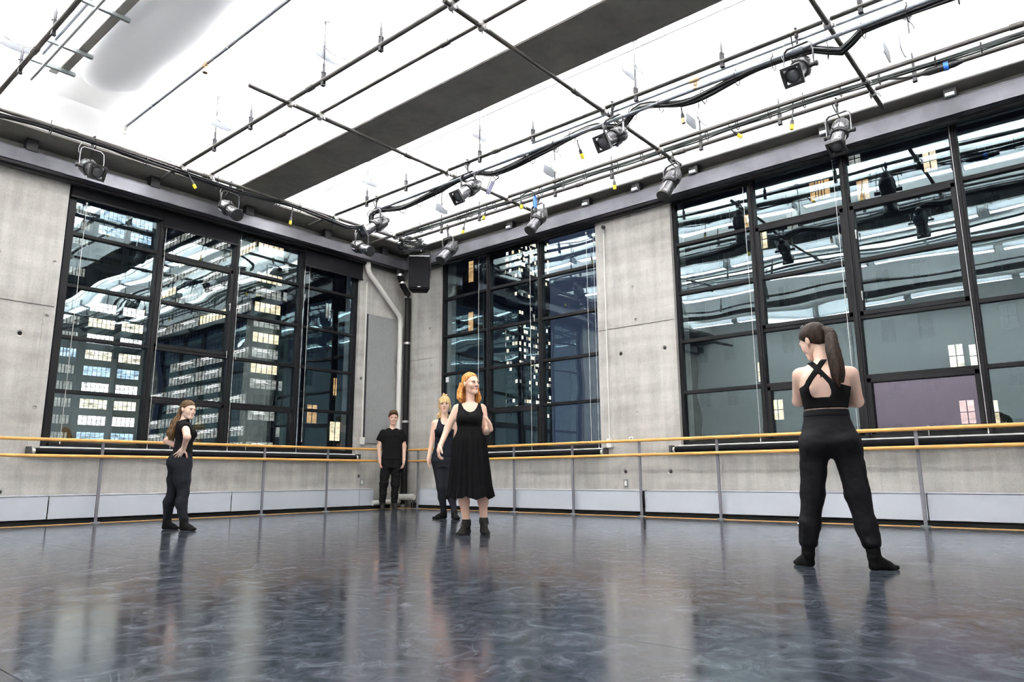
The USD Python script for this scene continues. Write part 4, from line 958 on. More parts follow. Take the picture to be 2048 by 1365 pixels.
def field(prims, lo, hi, h):
    lo, hi = np.asarray(lo, float), np.asarray(hi, float); n = np.ceil((hi - lo) / h).astype(int) + 1
    F = np.full(n, .3, np.float32); ax = [lo[i] + h * np.arange(n[i]) for i in range(3)]
    for p in prims:
        k = p[-1]; b0, b1 = bounds(p); pad = k * 1.2 + 2.5 * h + .02
        i0 = np.clip(np.floor((b0 - pad - lo) / h).astype(int), 0, n); i1 = np.clip(np.ceil((b1 + pad - lo) / h).astype(int) + 1, 0, n)
        if (i1 <= i0).any(): continue
        sl = tuple(slice(a, b) for a, b in zip(i0, i1))
        X = np.stack(np.meshgrid(*(ax[i][sl[i]] for i in range(3)), indexing='ij'), -1)
        d = dist(p, X).astype(np.float32); f = F[sl]
        if p[0] == 'sub':
            d = -d; w = np.clip(.5 - .5 * (d - f) / k, 0, 1); F[sl] = f * (1 - (1 - w)) + d * (1 - w) + k * w * (1 - w) if False else np.maximum(f, d)
        else:
            w = np.clip(.5 + .5 * (d - f) / k, 0, 1); F[sl] = d * (1 - w) + f * w - k * w * (1 - w)
    return F, ax


def nets(F, ax):
    """naive surface nets"""
    S = F < 0; n = np.array(F.shape); lo = np.array([a[0] for a in ax]); h = ax[0][1] - ax[0][0]
    c = np.zeros(n - 1, np.int8)
    for o in np.ndindex(2, 2, 2): c += S[o[0]:n[0] - 1 + o[0], o[1]:n[1] - 1 + o[1], o[2]:n[2] - 1 + o[2]]
    idx = np.argwhere((c > 0) & (c < 8)); num = np.full(n - 1, -1, np.int64); num[tuple(idx.T)] = np.arange(len(idx))
    acc = np.zeros((len(idx), 3)); cnt = np.zeros(len(idx))
    for axis in range(3):
        e = np.eye(3, dtype=int)[axis]; others = [i for i in range(3) if i != axis]
        for o in np.ndindex(2, 2):
            q = np.zeros(3, int); q[others[0]], q[others[1]] = o
            A = idx + q; B = A + e; fa, fb = F[tuple(A.T)], F[tuple(B.T)]; m = (fa < 0) != (fb < 0)
            t = fa[m] / (fa[m] - fb[m]); acc[m] += A[m] + t[:, None] * e; cnt[m] += 1
    V = lo + h * acc / cnt[:, None]; faces = []
    for axis in range(3):
        e = np.eye(3, dtype=int)[axis]; u, v = np.eye(3, dtype=int)[(axis + 1) % 3], np.eye(3, dtype=int)[(axis + 2) % 3]
        sl0 = [slice(1, -1)] * 3; sl0[axis] = slice(0, -1); sl1 = [slice(1, -1)] * 3; sl1[axis] = slice(1, None)
        s0, s1 = S[tuple(sl0)], S[tuple(sl1)]
        for sgn, mk in ((1, s0 & ~s1), (-1, ~s0 & s1)):
            P = np.argwhere(mk); P += np.array([1 if i != axis else 0 for i in range(3)])
            if not len(P): continue
            q = [num[tuple((P - a).T)] for a in (u + v, v, 0 * u, u)]
            if sgn < 0: q = q[::-1]
            faces.append(np.stack([q[0], q[1], q[2]], 1)); faces.append(np.stack([q[0], q[2], q[3]], 1))
    f = np.vstack(faces); f = f[(f >= 0).all(1)]
    m = trimesh.Trimesh(V, f, process=False)
    if m.volume < 0: m.invert()
    return m


def skin(prims, h, pad=.03, cut=None, off=0.0, relax=2):
    bb = [bounds(p) for p in prims if p[0] != 'sub']; lo = np.min([b[0] for b in bb], 0) - pad; hi = np.max([b[1] for b in bb], 0) + pad
    F, ax = field(prims, lo, hi, h); F = F - off
    if cut is not None: F = np.maximum(F, cut(*np.meshgrid(*ax, indexing='ij', sparse=True)).astype(np.float32))
    F[[0, -1]] = np.maximum(F[[0, -1]], h); F[:, [0, -1]] = np.maximum(F[:, [0, -1]], h); F[:, :, [0, -1]] = np.maximum(F[:, :, [0, -1]], h)
    m = nets(F, ax)
    if relax: trimesh.smoothing.filter_taubin(m, iterations=relax)
    return m


def wrinkle(m, amp, scale, seed=0, zr=None):
    n = np.array(m.vertex_normals); v = np.array(m.vertices); a = amp * (meshkit.fbm(v * np.asarray(scale) + 7.3, 3, seed) - .5) * 2
    r = np.abs(meshkit.fbm(v * np.asarray(scale) * .8 + 3.1, 2, seed + 9) - .5) * 2; a = a + amp * (r - .3)
    if zr: a = a * np.clip((v[:, 2] - zr[0]) / .05, 0, 1) * np.clip((zr[1] - v[:, 2]) / .05, 0, 1)
    m.vertices = v + n * a[:, None]; return m


def poly_cut(poly, axes=(0, 2)):
    """cut function: inside a shapely outline drawn in the x-z plane"""
    import shapely
    def f(X, Y, Z):
        x, z = X[:, 0, 0], Z[0, 0, :]; G = np.stack(np.meshgrid(x, z, indexing='ij'), -1).reshape(-1, 2); pts = shapely.points(G)
        d = shapely.distance(poly.boundary, pts) * np.where(shapely.contains(poly, pts), -1, 1)
        return np.broadcast_to(d.reshape(len(x), 1, len(z)), (len(x), Y.shape[1], len(z)))
    return f


def head_frame(yaw, pitch=0, roll=0):
    y, p, r = map(math.radians, (yaw, pitch, roll)); f = np.array([math.cos(y) * math.cos(p), math.sin(y) * math.cos(p), math.sin(p)]); s = unit(np.cross(f, (0, 0, 1))); u = np.cross(s, f)
    s, u = math.cos(r) * s + math.sin(r) * u, math.cos(r) * u - math.sin(r) * s
    return np.array([s, f, u])          # rows: right, forward, up


def head_prims(c, Rm, s=1.0, jaw=1.0):
    c = np.asarray(c, float); W = lambda q: c + s * np.asarray(q, float) @ Rm
    e = lambda q, r, k=.02: EL(W(q), s * np.asarray(r, float), Rm, k * s)
    t = lambda a, b, ra, rb, k=.012: TC(W(a), W(b), s * ra, s * rb, k * s)
    P = [e((0, -.018, .032), (.074, .094, .083)), e((0, .024, -.03), (.057, .062, .076), .03), t((-.040 * jaw, .0, -.062), (-.008 * jaw, .064, -.098), .014, .017, .02), t((.040 * jaw, .0, -.062), (.008 * jaw, .064, -.098), .014, .017, .02),
         e((.034, .052, -.024), (.026, .028, .026), .02), e((-.034, .052, -.024), (.026, .028, .026), .02), t((-.034, .072, .020), (.034, .072, .020), .013, .013, .015),
         t((0, .083, .012), (0, .100, -.024), .006, .0095, .008), e((.010, .092, -.029), (.008, .009, .007), k=.006), e((-.010, .092, -.029), (.008, .009, .007), k=.006),
         t((-.017, .080, -.057), (.017, .080, -.057), .009, .009, .008), t((-.014, .080, -.067), (.014, .080, -.067), .009, .009, .008), t((-.012, .072, -.09), (.012, .072, -.09), .016, .016, .02)]
    for q in (-1, 1):
        P.append(('sub', W((q * .031, .100, .001)), s * np.array([.017, .017, .011]), Rm, .006))
        P += [e((q * .073, -.010, -.006), (.008, .016, .027), .004), e((q * .077, -.016, .004), (.006, .013, .018), .003)]
    return P, W


def face_parts(body, W, Rm, s, brow, lip=True):
    for q in (-1, 1):
        e = part(body, 'eye', trimesh.util.concatenate([lathe([(-.0055, .003), (-.003, .0085), (0, .0105), (.003, .0085), (.0055, .003)], W((q * .031, .081, .001)), Rm[2], 12)]), 'eye_white', 60)
        part(body, 'iris', lathe([(0, .0052 * s), (.002, .0045 * s), (.003, .001)], W((q * .031, .0905, .001)), Rm[1], 10), 'iris', 60)
        part(body, 'eyebrow', tube([W((q * .014, .088, .017)), W((q * .030, .087, .022)), W((q * .048, .076, .017))], [.0035, .004, .002], 6), brow, 60)
        part(body, 'eyelash', tube([W((q * .020, .0895, .006)), W((q * .031, .0925, .0095)), W((q * .043, .085, .006))], [.0015, .0022, .0015], 5), 'iris', 60)
    if lip:
        part(body, 'lips', [tube([W((-.022, .083, -.060)), W((-.008, .0905, -.056)), W((.008, .0905, -.056)), W((.022, .083, -.060))], [.002, .0048, .0048, .002], 6), tube([W((-.020, .083, -.062)), W((0, .0905, -.068)), W((.020, .083, -.062))], [.002, .0058, .002], 6)], 'lip', 60)


def hand(wrist, fdir, nrm, side, s=1.0, curl=.5, spread=.12, thumb=.7, each=None):
    """nrm: out of the palm; fingers curl towards it. side: +1/-1 which way the thumb lies."""
    w = np.asarray(wrist, float); f = unit(fdir); n = unit(np.asarray(nrm, float) - (np.asarray(nrm, float) @ f) * f); a = np.cross(f, n) * side
    P = [TC(w, w + f * .05 * s, .024 * s, .026 * s, .02), TC(w + f * .035 * s + a * .018 * s, w + f * .082 * s + a * .026 * s, .017 * s, .0135 * s, .012), TC(w + f * .035 * s, w + f * .085 * s + a * .005 * s, .018 * s, .0135 * s, .012),
         TC(w + f * .035 * s - a * .015 * s, w + f * .078 * s - a * .022 * s, .016 * s, .012 * s, .012)]
    for i, (o, L) in enumerate(((.027, .076), (.009, .084), (-.009, .078), (-.026, .060))):
        c = (each or [curl] * 4)[i]; p = w + f * (.084 - .006 * (i == 3)) * s + a * o * s; ang = 0; r = .0088 * s
        g = unit(f + a * spread * (1.5 - i))
        for seg, bend, rr in ((.46, .55, .92), (.30, .85, .85), (.26, .6, .78)):
            ang += bend * c; dd = g * math.cos(ang) + n * math.sin(ang); q = p + dd * L * seg * s; P.append(TC(p, q, r, r * rr, .0035)); p, r = q, r * rr
    p = w + f * .025 * s + a * .024 * s; dd = unit(f * .65 + a * thumb + n * .25); q = p + dd * .042 * s; P.append(TC(p, q, .013 * s, .0105 * s, .01)); d2 = unit(dd + f * .5 + n * .25 * curl); P.append(TC(q, q + d2 * .030 * s, .0105 * s, .0092 * s, .004)); P.append(TC(q + d2 * .030 * s, q + d2 * .052 * s, .0092 * s, .007 * s, .004))
    return P


def foot(heel, toe, ankle, s=1.0):
    h, t = np.array([*heel, .030 * s]), np.array([*toe, .017 * s]); f = unit(t - h); a = np.cross(f, (0, 0, 1)); b = h + (t - h) * .68
    return [TC(h, ankle, .031 * s, .036 * s, .02), TC(h + f * .0, b + (0, 0, -.004), .030 * s, .030 * s, .02), TC(np.array(ankle) - (0, 0, .01), b + (0, 0, .012), .034 * s, .024 * s, .03), TC(b + a * .016 - (0, 0, .008), t + a * .010, .024 * s, .017 * s, .015), TC(b - a * .018 - (0, 0, .008), t - a * .016 - f * .012, .022 * s, .016 * s, .015)]


def clipz(m, z=0.002):
    v = np.array(m.vertices); v[:, 2] = np.maximum(v[:, 2], z); m.vertices = v; return m


def sole(heel, toe, w=.034, z1=.014):
    h, t = np.array(heel), np.array(toe); f = unit(t - h); a = np.array([f[1], -f[0]])
    pts = [h - f * .034 + a * w * .5, h - f * .034 - a * w * .5, h + a * w * .9, h - a * w * .9] + [h + (t - h) * .68 + q * a * w * 1.25 for q in (-1, 1)] + [t + f * .016 + q * a * w * .55 for q in (-1, 1)]
    return man(m3.Manifold.hull_points(np.array([(x, y, z) for x, y in pts for z in (0.0, z1)])))


def person(label, base, rotz):
    return thing('person', label, 'person', (base[0], base[1], 0.0), (0, 0, rotz))


def body_mesh(groups, head, h, hh, hx, hands=()):
    """torso and limbs, head and hands meshed at their own fineness from the same fields, joined into one body mesh"""
    ms = [skin(groups, h)]
    n = head[-1]; ms.append(skin(head[:-1] + [TC(n[1] * .35 + n[2] * .65, n[2], n[4] * .97, n[4] * .98, n[5])], hh))
    for P in hands: ms.append(skin(P, hx * .85, .015, relax=0))
    return trimesh.util.concatenate(ms)


def neckp(a, b, r0=.052, r1=.05): return TC(a, b, r0, r1, .014)
def nape(c, Rm, s, back=.026, down=-.055): return np.asarray(c, float) + s * np.array([0, -back, down]) @ Rm


def hair_cap(c, Rm, s, grow=.012, line=(.01, 1.0), low=-.07, extra=(), k=.02):
    """scalp hair: the cranium grown outwards and cut along the hairline"""
    c = np.asarray(c, float); W = lambda q: c + s * np.asarray(q, float) @ Rm
    P = [EL(W((0, -.020, .034)), s * (np.array([.074, .094, .083]) + grow), Rm, k), EL(W((0, -.048, -.015)), s * np.array([.060, .062, .066]), Rm, k)]
    def cut(X, Y, Z):
        q = [(X - c[0]) * Rm[i, 0] + (Y - c[1]) * Rm[i, 1] + (Z - c[2]) * Rm[i, 2] for i in range(3)]
        return np.maximum(q[1] / s - line[1] * q[2] / s - line[0], low - q[2] / s) * s * .7
    return P, cut, W


# ================= the woman with her back to the camera
t = person('woman seen from behind, dark ponytail, black crossed-strap sports bra, loose black trousers, arms folded', (-4.324, -9.130), -73.62)
Rh = head_frame(140, -22, 4); hc = np.array((-.040, .055, 1.470))
hp, W = head_prims(hc, Rh, .98)
torso = LO([(.72, .005, 0, .11, .08, 0), (.80, .003, -.005, .14, .095, 0), (.90, 0, 0, .130, .088, 0), (.99, 0, .005, .125, .084, 0), (1.06, .002, .0, .136, .092, 0), (1.15, .006, -.005, .152, .104, 0), (1.21, .012, -.004, .160, .100, 0), (1.265, .014, 0, .120, .075, 0), (1.30, .008, .006, .075, .060, 0)], .03)
shL, shR = np.array((-.143, .01, 1.236)), np.array((.170, .01, 1.226))
neckb, necko = np.array((.004, .005, 1.295)), nape(hc, Rh, .98)
elL, elR = np.array((-.166, .13, 1.075)), np.array((.193, .105, 1.055))
wrL, wrR = np.array((.03, .245, 1.08)), np.array((-.075, .225, 1.055))
arms = [TC(shL, elL, .047, .038, .025), TC(elL, wrL, .037, .025, .02), TC(shR, elR, .047, .039, .025), TC(elR, wrR, .038, .025, .02)]
noarm = [torso, TC(neckb + (0, .0, -.02), shL + (.02, 0, .005), .05, .045, .04), TC(neckb + (0, .0, -.02), shR + (-.02, 0, .005), .05, .045, .04), EL((-.065, .085, 1.15), (.06, .05, .06), None, .03), EL((.07, .085, 1.15), (.06, .05, .06), None, .03), TC((-.08, -.085, 1.13), (-.07, -.07, 1.22), .03, .03, .05), TC((.09, -.085, 1.12), (.08, -.07, 1.21), .03, .03, .05)]
legs = [TC((-.088, 0, .76), (-.122, 0, .44), .066, .050, .02), TC((-.122, 0, .44), (-.160, .01, .25), .049, .044, .02), TC((-.160, .01, .25), (-.178, .02, .08), .042, .031, .02), TC((.100, 0, .76), (.140, -.008, .44), .066, .050, .02), TC((.140, -.008, .44), (.174, -.015, .25), .049, .044, .02), TC((.174, -.015, .25), (.197, -.025, .08), .042, .031, .02)]
hL = hand(wrL, unit((.9, -.15, .05)), (0, -1, -.2), -1, .92, .35) ; hR = hand(wrR, unit((-.8, -.65, .25)), (.35, -.9, 0), 1, .92, .30)
body = body_mesh(noarm + arms + legs + [neckp(neckb, necko, .050, .045)], hp + [neckp(neckb, necko, .050, .045)], .0075, .0042, .0035, [hL + [TC(elL * .4 + wrL * .6, wrL, .03, .025)], hR + [TC(elR * .4 + wrR * .6, wrR, .03, .025)]])
b = part(t, 'body', body, 'skin_pale', True); face_parts(b, W, Rh, .98, 'brow_brown')
from shapely.geometry import Polygon, LineString
outer = Polygon([(-.085, 1.225), (-.12, 1.175), (-.20, 1.145), (-.20, 1.018), (.20, 1.018), (.20, 1.155), (.115, 1.165), (.073, 1.185), (.02, 1.235), (-.03, 1.25)])
strap = LineString([(-.088, 1.36), (-.029, 1.282), (.04, 1.185)]).buffer(.0175).union(LineString([(.03, 1.37), (-.029, 1.282), (-.092, 1.19)]).buffer(.0175))
keyhole = Polygon([(-.029, 1.250), (-.062, 1.205), (-.09, 1.156), (-.086, 1.118), (-.073, 1.089), (.029, 1.089), (.040, 1.105), (.042, 1.131), (.031, 1.174), (-.002, 1.222)])
from shapely import affinity
back = poly_cut(affinity.scale(outer.union(strap).difference(keyhole), .985, .970, origin=(0, .58)).union(Polygon([(-.2, 1.018), (.2, 1.018), (.2, 1.07), (-.2, 1.07)]))); front = poly_cut(Polygon([(-.2, 1.018), (.2, 1.018), (.2, 1.15), (.10, 1.19), (.07, 1.28), (.05, 1.36), (.02, 1.36), (.03, 1.22), (-.02, 1.19), (-.06, 1.22), (-.07, 1.36), (-.1, 1.36), (-.09, 1.19), (-.2, 1.15)]))
bra = skin(noarm, .0055, cut=lambda X, Y, Z: np.where(Y < .03, back(X, Y, Z), front(X, Y, Z)), off=.0065)
part(t, 'sports_bra', bra, 'cloth_black', True)
pants = [LO([(.70, .005, 0, .05, .05, 0), (.745, .005, -.006, .155, .105, 0), (.78, .005, -.010, .176, .122, 0), (.86, .003, -.006, .162, .112, 0), (.93, .0, 0, .142, .098, 0), (.995, 0, .004, .131, .090, 0)], .02), EL((-.085, -.050, .775), (.082, .078, .085), None, .03), EL((.090, -.050, .775), (.082, .078, .085), None, .03),
         TC((-.090, 0, .765), (-.122, 0, .46), .091, .072, .045), TC((-.122, 0, .46), (-.155, .01, .27), .071, .063, .03), TC((-.155, .01, .27), (-.172, .018, .165), .063, .060, .03),
         TC((.103, 0, .765), (.140, -.008, .46), .091, .074, .045), TC((.140, -.008, .46), (.170, -.015, .27), .072, .064, .03), TC((.170, -.015, .27), (.189, -.023, .172), .064, .060, .03)]
part(t, 'trousers', wrinkle(skin(pants, .007, cut=lambda X, Y, Z: np.maximum(Z - .997, .112 - Z) + 0 * X + 0 * Y), .0050, (13, 13, 17), 3, (.12, .93)), 'cloth_pants', True)
part(t, 'waistband', skin([pants[0]], .0065, cut=lambda X, Y, Z: np.maximum(Z - 1.0, .955 - Z) + 0 * X + 0 * Y, off=.004), 'cloth_pants', True)
for q, an, he, to in ((-1, (-.178, .02, .09), (-.174, .038), (-.262, .135)), (1, (.198, -.026, .09), (.192, -.030), (.318, .065))):
    up = np.array(an) + (-q * .008, 0, .09)
    part(t, 'sock', clipz(skin(foot(he, to, an, .86) + [TC(an, up, .035, .038, .02)], .0055, cut=lambda X, Y, Z: Z - .165 + 0 * X + 0 * Y)), 'sock_black', True)
    part(t, 'cuff', skin([TC(np.array(an) + (0, 0, .012), up, .041, .044, .01)], .0055, cut=lambda X, Y, Z: np.maximum(Z - .155, .085 - Z) + 0 * X + 0 * Y), 'cloth_black', True)
part(t, 'trouser_mark', lathe([(0, .006), (.002, .006)], (-.222, -.055, .275), (-.6, -.8, 0), 14), 'end_plate', 40, 'small pale round mark on the left trouser leg')
hcp, cut, HW = hair_cap(hc, Rh, .98, .009, (.012, 1.05), -.062)
hm = part(t, 'hair', wrinkle(skin(hcp, .005, cut=cut), .003, (50, 50, 14), 5), 'hair_dark', True, 'dark hair pulled back')
root = HW((.005, -.115, .02))
def tress(p, r, flat, n=26):
    """a lock of hair as a tapering chain of ellipsoidal steps"""
    p = np.asarray(p, float); u = np.linspace(0, 1, n); q = np.stack([np.interp(u, np.linspace(0, 1, len(p)), p[:, i]) for i in range(3)], 1)
    for _ in range(6): q[1:-1] = (q[:-2] + 2 * q[1:-1] + q[2:]) / 4
    rr = np.interp(u, np.linspace(0, 1, len(r)), r)
    return [TC(q[i], q[i + 1], rr[i], rr[i + 1], .012) for i in range(n - 1)]


tail_ = []
for k, (dx, dy, end, rs) in enumerate(((0, 0, (.088, -.135, 1.150), 1.0), (-.018, .004, (.066, -.135, 1.165), .8), (.018, .004, (.112, -.128, 1.160), .75), (.0, -.014, (.092, -.142, 1.135), .6))):
    tail_ += tress([root, root + (.035 + dx * .6, -.03 + dy, -.022), (.070 + dx, -.105 + dy, 1.385), (.086 + dx, -.130 + dy, 1.30), (.090 + dx, -.138 + dy, 1.22), end], [.020, .027 * rs, .030 * rs, .032 * rs, .028 * rs, .006], 1)
part(t, 'ponytail', wrinkle(skin(tail_, .005), .0035, (95, 95, 5), 2), 'hair_dark', True, 'long dark ponytail hanging down the back')
part(t, 'hair_tie', lathe([(0, .024), (.006, .028), (.016, .028), (.022, .024)], root + (-.004, .006, .006), (.5, -.5, -.5), 14), 'tie_black', 40)
for k in (-1, 1): part(t, 'hair_clip', tube([HW((-.03 + .012 * k, .015, .1165)), HW((-.03 + .014 * k, -.01, .1195))], .003, 6), 'clamp_zinc', 40)

# ================= the red-haired woman in a skirt
t = person('ginger-haired woman in black tank top, pleated black skirt and ankle boots, one hand raised', (-3.810, -5.461), -46.55)
Rh = head_frame(308, 0, -2); hc = np.array((-.022, .0, 1.545)); hp, W = head_prims(hc, Rh, 1.0)
torso = LO([(.80, -.035, 0, .13, .095, 0), (.90, -.035, 0, .145, .10, 0), (.97, -.036, 0, .130, .092, 0), (1.04, -.037, 0, .115, .082, 0), (1.10, -.037, 0, .122, .088, 0), (1.18, -.037, -.005, .137, .10, 0), (1.25, -.036, 0, .145, .092, 0), (1.305, -.034, .005, .11, .07, 0), (1.335, -.030, .008, .065, .055, 0)], .03)
shL, shR = np.array((-.168, 0, 1.278)), np.array((.098, .02, 1.282)); nb, no = np.array((-.026, .008, 1.31)), nape(hc, Rh, 1.0)
elL, wrL = np.array((-.262, -.02, 1.075)), np.array((-.330, -.115, .895)); elR, wrR = np.array((.140, .015, 1.045)), np.array((.178, -.185, 1.055))
noarm = [torso, TC(nb - (0, 0, .02), shL + (.02, 0, .01), .048, .043, .04), TC(nb - (0, 0, .02), shR + (-.02, 0, .01), .048, .043, .04), EL((-.095, -.075, 1.175), (.056, .05, .058), None, .035), EL((.022, -.075, 1.175), (.056, .05, .058), None, .035)]
arms = [TC(shL, elL, .046, .037, .025), TC(elL, wrL, .036, .0235, .02), TC(shR, elR, .044, .036, .025), TC(elR, wrR, .036, .024, .02)]
legs = [TC((-.095, 0, .80), (-.10, -.01, .46), .068, .054, .03), TC((-.10, -.01, .46), (-.086, .02, .33), .052, .053, .03), TC((-.086, .02, .33), (-.062, .015, .12), .05, .034, .03), TC((.028, 0, .80), (.092, .0, .46), .068, .054, .03), TC((.095, .0, .46), (.106, .035, .33), .052, .053, .03), TC((.106, .035, .33), (.115, .05, .14), .05, .034, .03)]
hL = hand(wrL, unit((-.20, -.22, -.85)), (.75, .15, -.3), 1, .98, .75); hR = hand(wrR, unit((-.18, -.42, .85)), (-.9, .1, -.25), -1, .98, .55)
body = body_mesh(noarm + arms + legs + [neckp(nb, no, .048, .044)], hp + [neckp(nb, no, .048, .044)], .0085, .0048, .0036, [hL + [TC(elL * .4 + wrL * .6, wrL, .029, .0235)], hR + [TC(elR * .4 + wrR * .6, wrR, .029, .024)]])
b = part(t, 'body', body, 'skin_fair', True); face_parts(b, W, Rh, 1, 'brow_ginger')
P = Polygon([(-.148, 1.42), (-.12, 1.42), (-.118, 1.325), (-.095, 1.275), (-.06, 1.245), (-.027, 1.237), (.01, 1.25), (.036, 1.285), (.05, 1.325), (.052, 1.42), (.08, 1.42), (.082, 1.32), (.10, 1.24), (.24, 1.2), (.24, .9), (-.32, .9), (-.32, 1.195), (-.178, 1.195), (-.158, 1.25)])
part(t, 'tank_top', skin(noarm + [neckp(nb, no, .048, .044)], .0065, cut=poly_cut(P.intersection(Polygon([(-1, .98), (1, .98), (1, 2), (-1, 2)]))), off=.006), 'cloth_black', True)


def skirt():
    n, mm = 168, 26; V = []
    for sgn in (0, 1):
        for i in range(mm):
            f = i / (mm - 1); z = 1.05 - .68 * f; g = f ** .8
            for j in range(n):
                a = 2 * math.pi * j / n; cx, cy = -.0365 + .002 * f, .0
                hp_ = min(1, f / .16); hp_ = hp_ * hp_ * (3 - 2 * hp_); rx = .128 + .036 * hp_ + .062 * f + .012 * max(0, f - .85) / .15; ry = .097 + .034 * hp_ + .058 * f + .010 * max(0, f - .85) / .15
                pl_ = (.0035 + .012 * f) * math.sin(21 * a + 1.2 * math.sin(3 * a) + .6 * f) + .010 * f * math.sin(5 * a + .7) + .006 * f * math.sin(9 * a + 2)
                s_ = 1 - sgn * .003 / rx
                V.append((cx + (rx + pl_) * s_ * math.cos(a), cy + (ry + pl_) * s_ * math.sin(a), z + f * f * .012 * math.sin(7 * a + 1) + f * f * .006 * math.sin(21 * a)))
    V = np.array(V); F_ = []
    for sgn in (0, 1):
        o = sgn * mm * n
        for i in range(mm - 1):
            j = np.arange(n); A, B_, C_, D_ = o + i * n + j, o + i * n + (j + 1) % n, o + (i + 1) * n + (j + 1) % n, o + (i + 1) * n + j
            q = [np.stack([A, C_, B_], 1), np.stack([A, D_, C_], 1)]
            F_ += q if sgn == 0 else [x[:, ::-1] for x in q]
    j = np.arange(n); o = mm * n
    for row, fl in ((0, True), (mm - 1, False)):
        A, B_, C_, D_ = row * n + j, row * n + (j + 1) % n, o + row * n + (j + 1) % n, o + row * n + j
        for q in (np.stack([A, B_, C_], 1), np.stack([A, C_, D_], 1)): F_.append(q if fl else q[:, ::-1])
    m = trimesh.Trimesh(V, np.vstack(F_), process=False)
    if m.volume < 0: m.invert()
    return m


part(t, 'skirt', skirt(), 'cloth_skirt', 70)
part(t, 'waistband', skin([torso], .0065, cut=lambda X, Y, Z: np.maximum(Z - 1.075, 1.03 - Z) + 0 * X + 0 * Y, off=.011), 'cloth_black', True)
for an, he, to in (((-.062, .015, .12), (-.052, .055), (-.145, -.095)), ((.115, .05, .135), (.112, .095), (.146, -.075))):
    bt = part(t, 'ankle_boot', clipz(wrinkle(skin(foot(he, to, an, 1.08) + [TC(an, np.array(an) + (0, 0, .045), .042, .044, .02)], .006, cut=lambda X, Y, Z, an=an: Z - an[2] - .035 + 0 * X + 0 * Y), .002, (40, 40, 40)), .012), 'boot_suede', True, 'black lace-up ankle boot')
    part(bt, 'sole', sole(he, to, .036), 'sole', False)
    h2, t2 = np.array(he), np.array(to); fw = np.array([*unit(t2 - h2), 0]); sd = np.array([fw[1], -fw[0], 0]); A = np.array(an) + fw * .045
    part(bt, 'laces', [tube([A + fw * (.045 - .014 * k) + (0, 0, -.045 + .018 * k) + sd * .018 * q, A + fw * (.045 - .014 * (k + 1)) + (0, 0, -.045 + .018 * (k + 1)) - sd * .018 * q], .0028, 5) for k in range(4) for q in (-1, 1)] + [tube(bez(A + (0, 0, .02), A + sd * .03 * q + (0, 0, .02), A + sd * .05 * q + (0, 0, -.01), A + sd * .045 * q + (0, 0, -.04), 6), .0028, 5) for q in (-1, 1)], 'tie_black', 60)
hcp, cut, HW = hair_cap(hc, Rh, 1.0, .008, (-.014, 1.0), -.06)
hm = part(t, 'hair', wrinkle(skin(hcp, .0055, cut=cut), .005, (45, 45, 16), 4), 'hair_ginger', True, 'ginger shoulder-length wavy hair')
lk = []
R = random.Random(4)
for q, z1, n in ((-1, 1.33, 7), (1, 1.34, 6)):
    for k in range(n):
        a = HW((q * (.066 + .006 * R.random()), -.065 + .016 * k * (.9 if q < 0 else .5) - (.0 if q < 0 else .02), .0 - .004 * k)) ; e = np.array([hc[0] + q * .0, 0, 0])
        side = Rh[0] * q; m1 = a + side * .022 + (0, 0, -.07) + Rh[1] * -.012; m2 = a + side * .030 + np.array([0, -.012, -.135]) + Rh[1] * R.uniform(-.01, .02); m3_ = np.array([a[0] + side[0] * .02, a[1] + side[1] * .02 - .02, z1 + R.uniform(0, .035)])
        lk += [TC(a, m1, .013, .016, .012), TC(m1, m2, .016, .018, .012), TC(m2, m3_, .017, .008, .012)]
for k in range(6):
    a = HW((-.05 + .02 * k, -.095, -.01)); m2 = a + (0, .01, -.10); lk += [TC(a, m2, .022, .024, .015), TC(m2, m2 + (.0, 0, -.075), .022, .012, .015)]
part(t, 'hair_locks', wrinkle(skin(lk, .006), .009, (38, 38, 20), 6), 'hair_ginger', True)

# ================= the blonde woman behind her
t = person('blonde woman with fringe and topknot, navy halter top and dark leggings, standing', (-2.034, -3.249), -44.4)
Rh = head_frame(270, -3, 0); hc = np.array((-.026, 0, 1.605)); hp, W = head_prims(hc, Rh, 1.03)
torso = LO([(.72, -.035, 0, .13, .10, 0), (.80, -.038, 0, .160, .115, 0), (.88, -.036, 0, .155, .11, 0), (1.0, -.028, 0, .128, .092, 0), (1.12, -.027, 0, .120, .085, 0), (1.22, -.028, 0, .137, .10, 0), (1.30, -.029, 0, .145, .092, 0), (1.36, -.028, .004, .11, .07, 0), (1.395, -.026, .006, .065, .055, 0)], .03)
shL, shR = np.array((-.163, 0, 1.335)), np.array((.107, .01, 1.335)); nb, no = np.array((-.026, .006, 1.37)), nape(hc, Rh, 1.03)
elL, wrL, elR, wrR = np.array((-.197, .01, 1.105)), np.array((-.236, -.045, .868)), np.array((.152, .03, 1.12)), np.array((.118, .03, .90))
noarm = [torso, TC(nb - (0, 0, .02), shL + (.02, 0, .01), .046, .042, .04), TC(nb - (0, 0, .02), shR + (-.02, 0, .01), .046, .042, .04), EL((-.087, -.075, 1.215), (.055, .048, .056), None, .035), EL((.032, -.075, 1.215), (.055, .048, .056), None, .035)]
arms = [TC(shL, elL, .045, .036, .025), TC(elL, wrL, .035, .0235, .02), TC(shR, elR, .045, .036, .025), TC(elR, wrR, .035, .0235, .02)]
legs = [TC((-.105, 0, .80), (-.062, -.01, .44), .090, .058, .03), TC((-.062, -.01, .44), (-.045, .03, .30), .054, .054, .03), TC((-.045, .03, .30), (-.018, .09, .09), .05, .036, .03), TC((.035, 0, .80), (.068, -.02, .42), .090, .058, .03), TC((.068, -.02, .42), (.095, -.01, .28), .054, .054, .03), TC((.095, -.01, .28), (.128, -.03, .09), .05, .036, .03)]
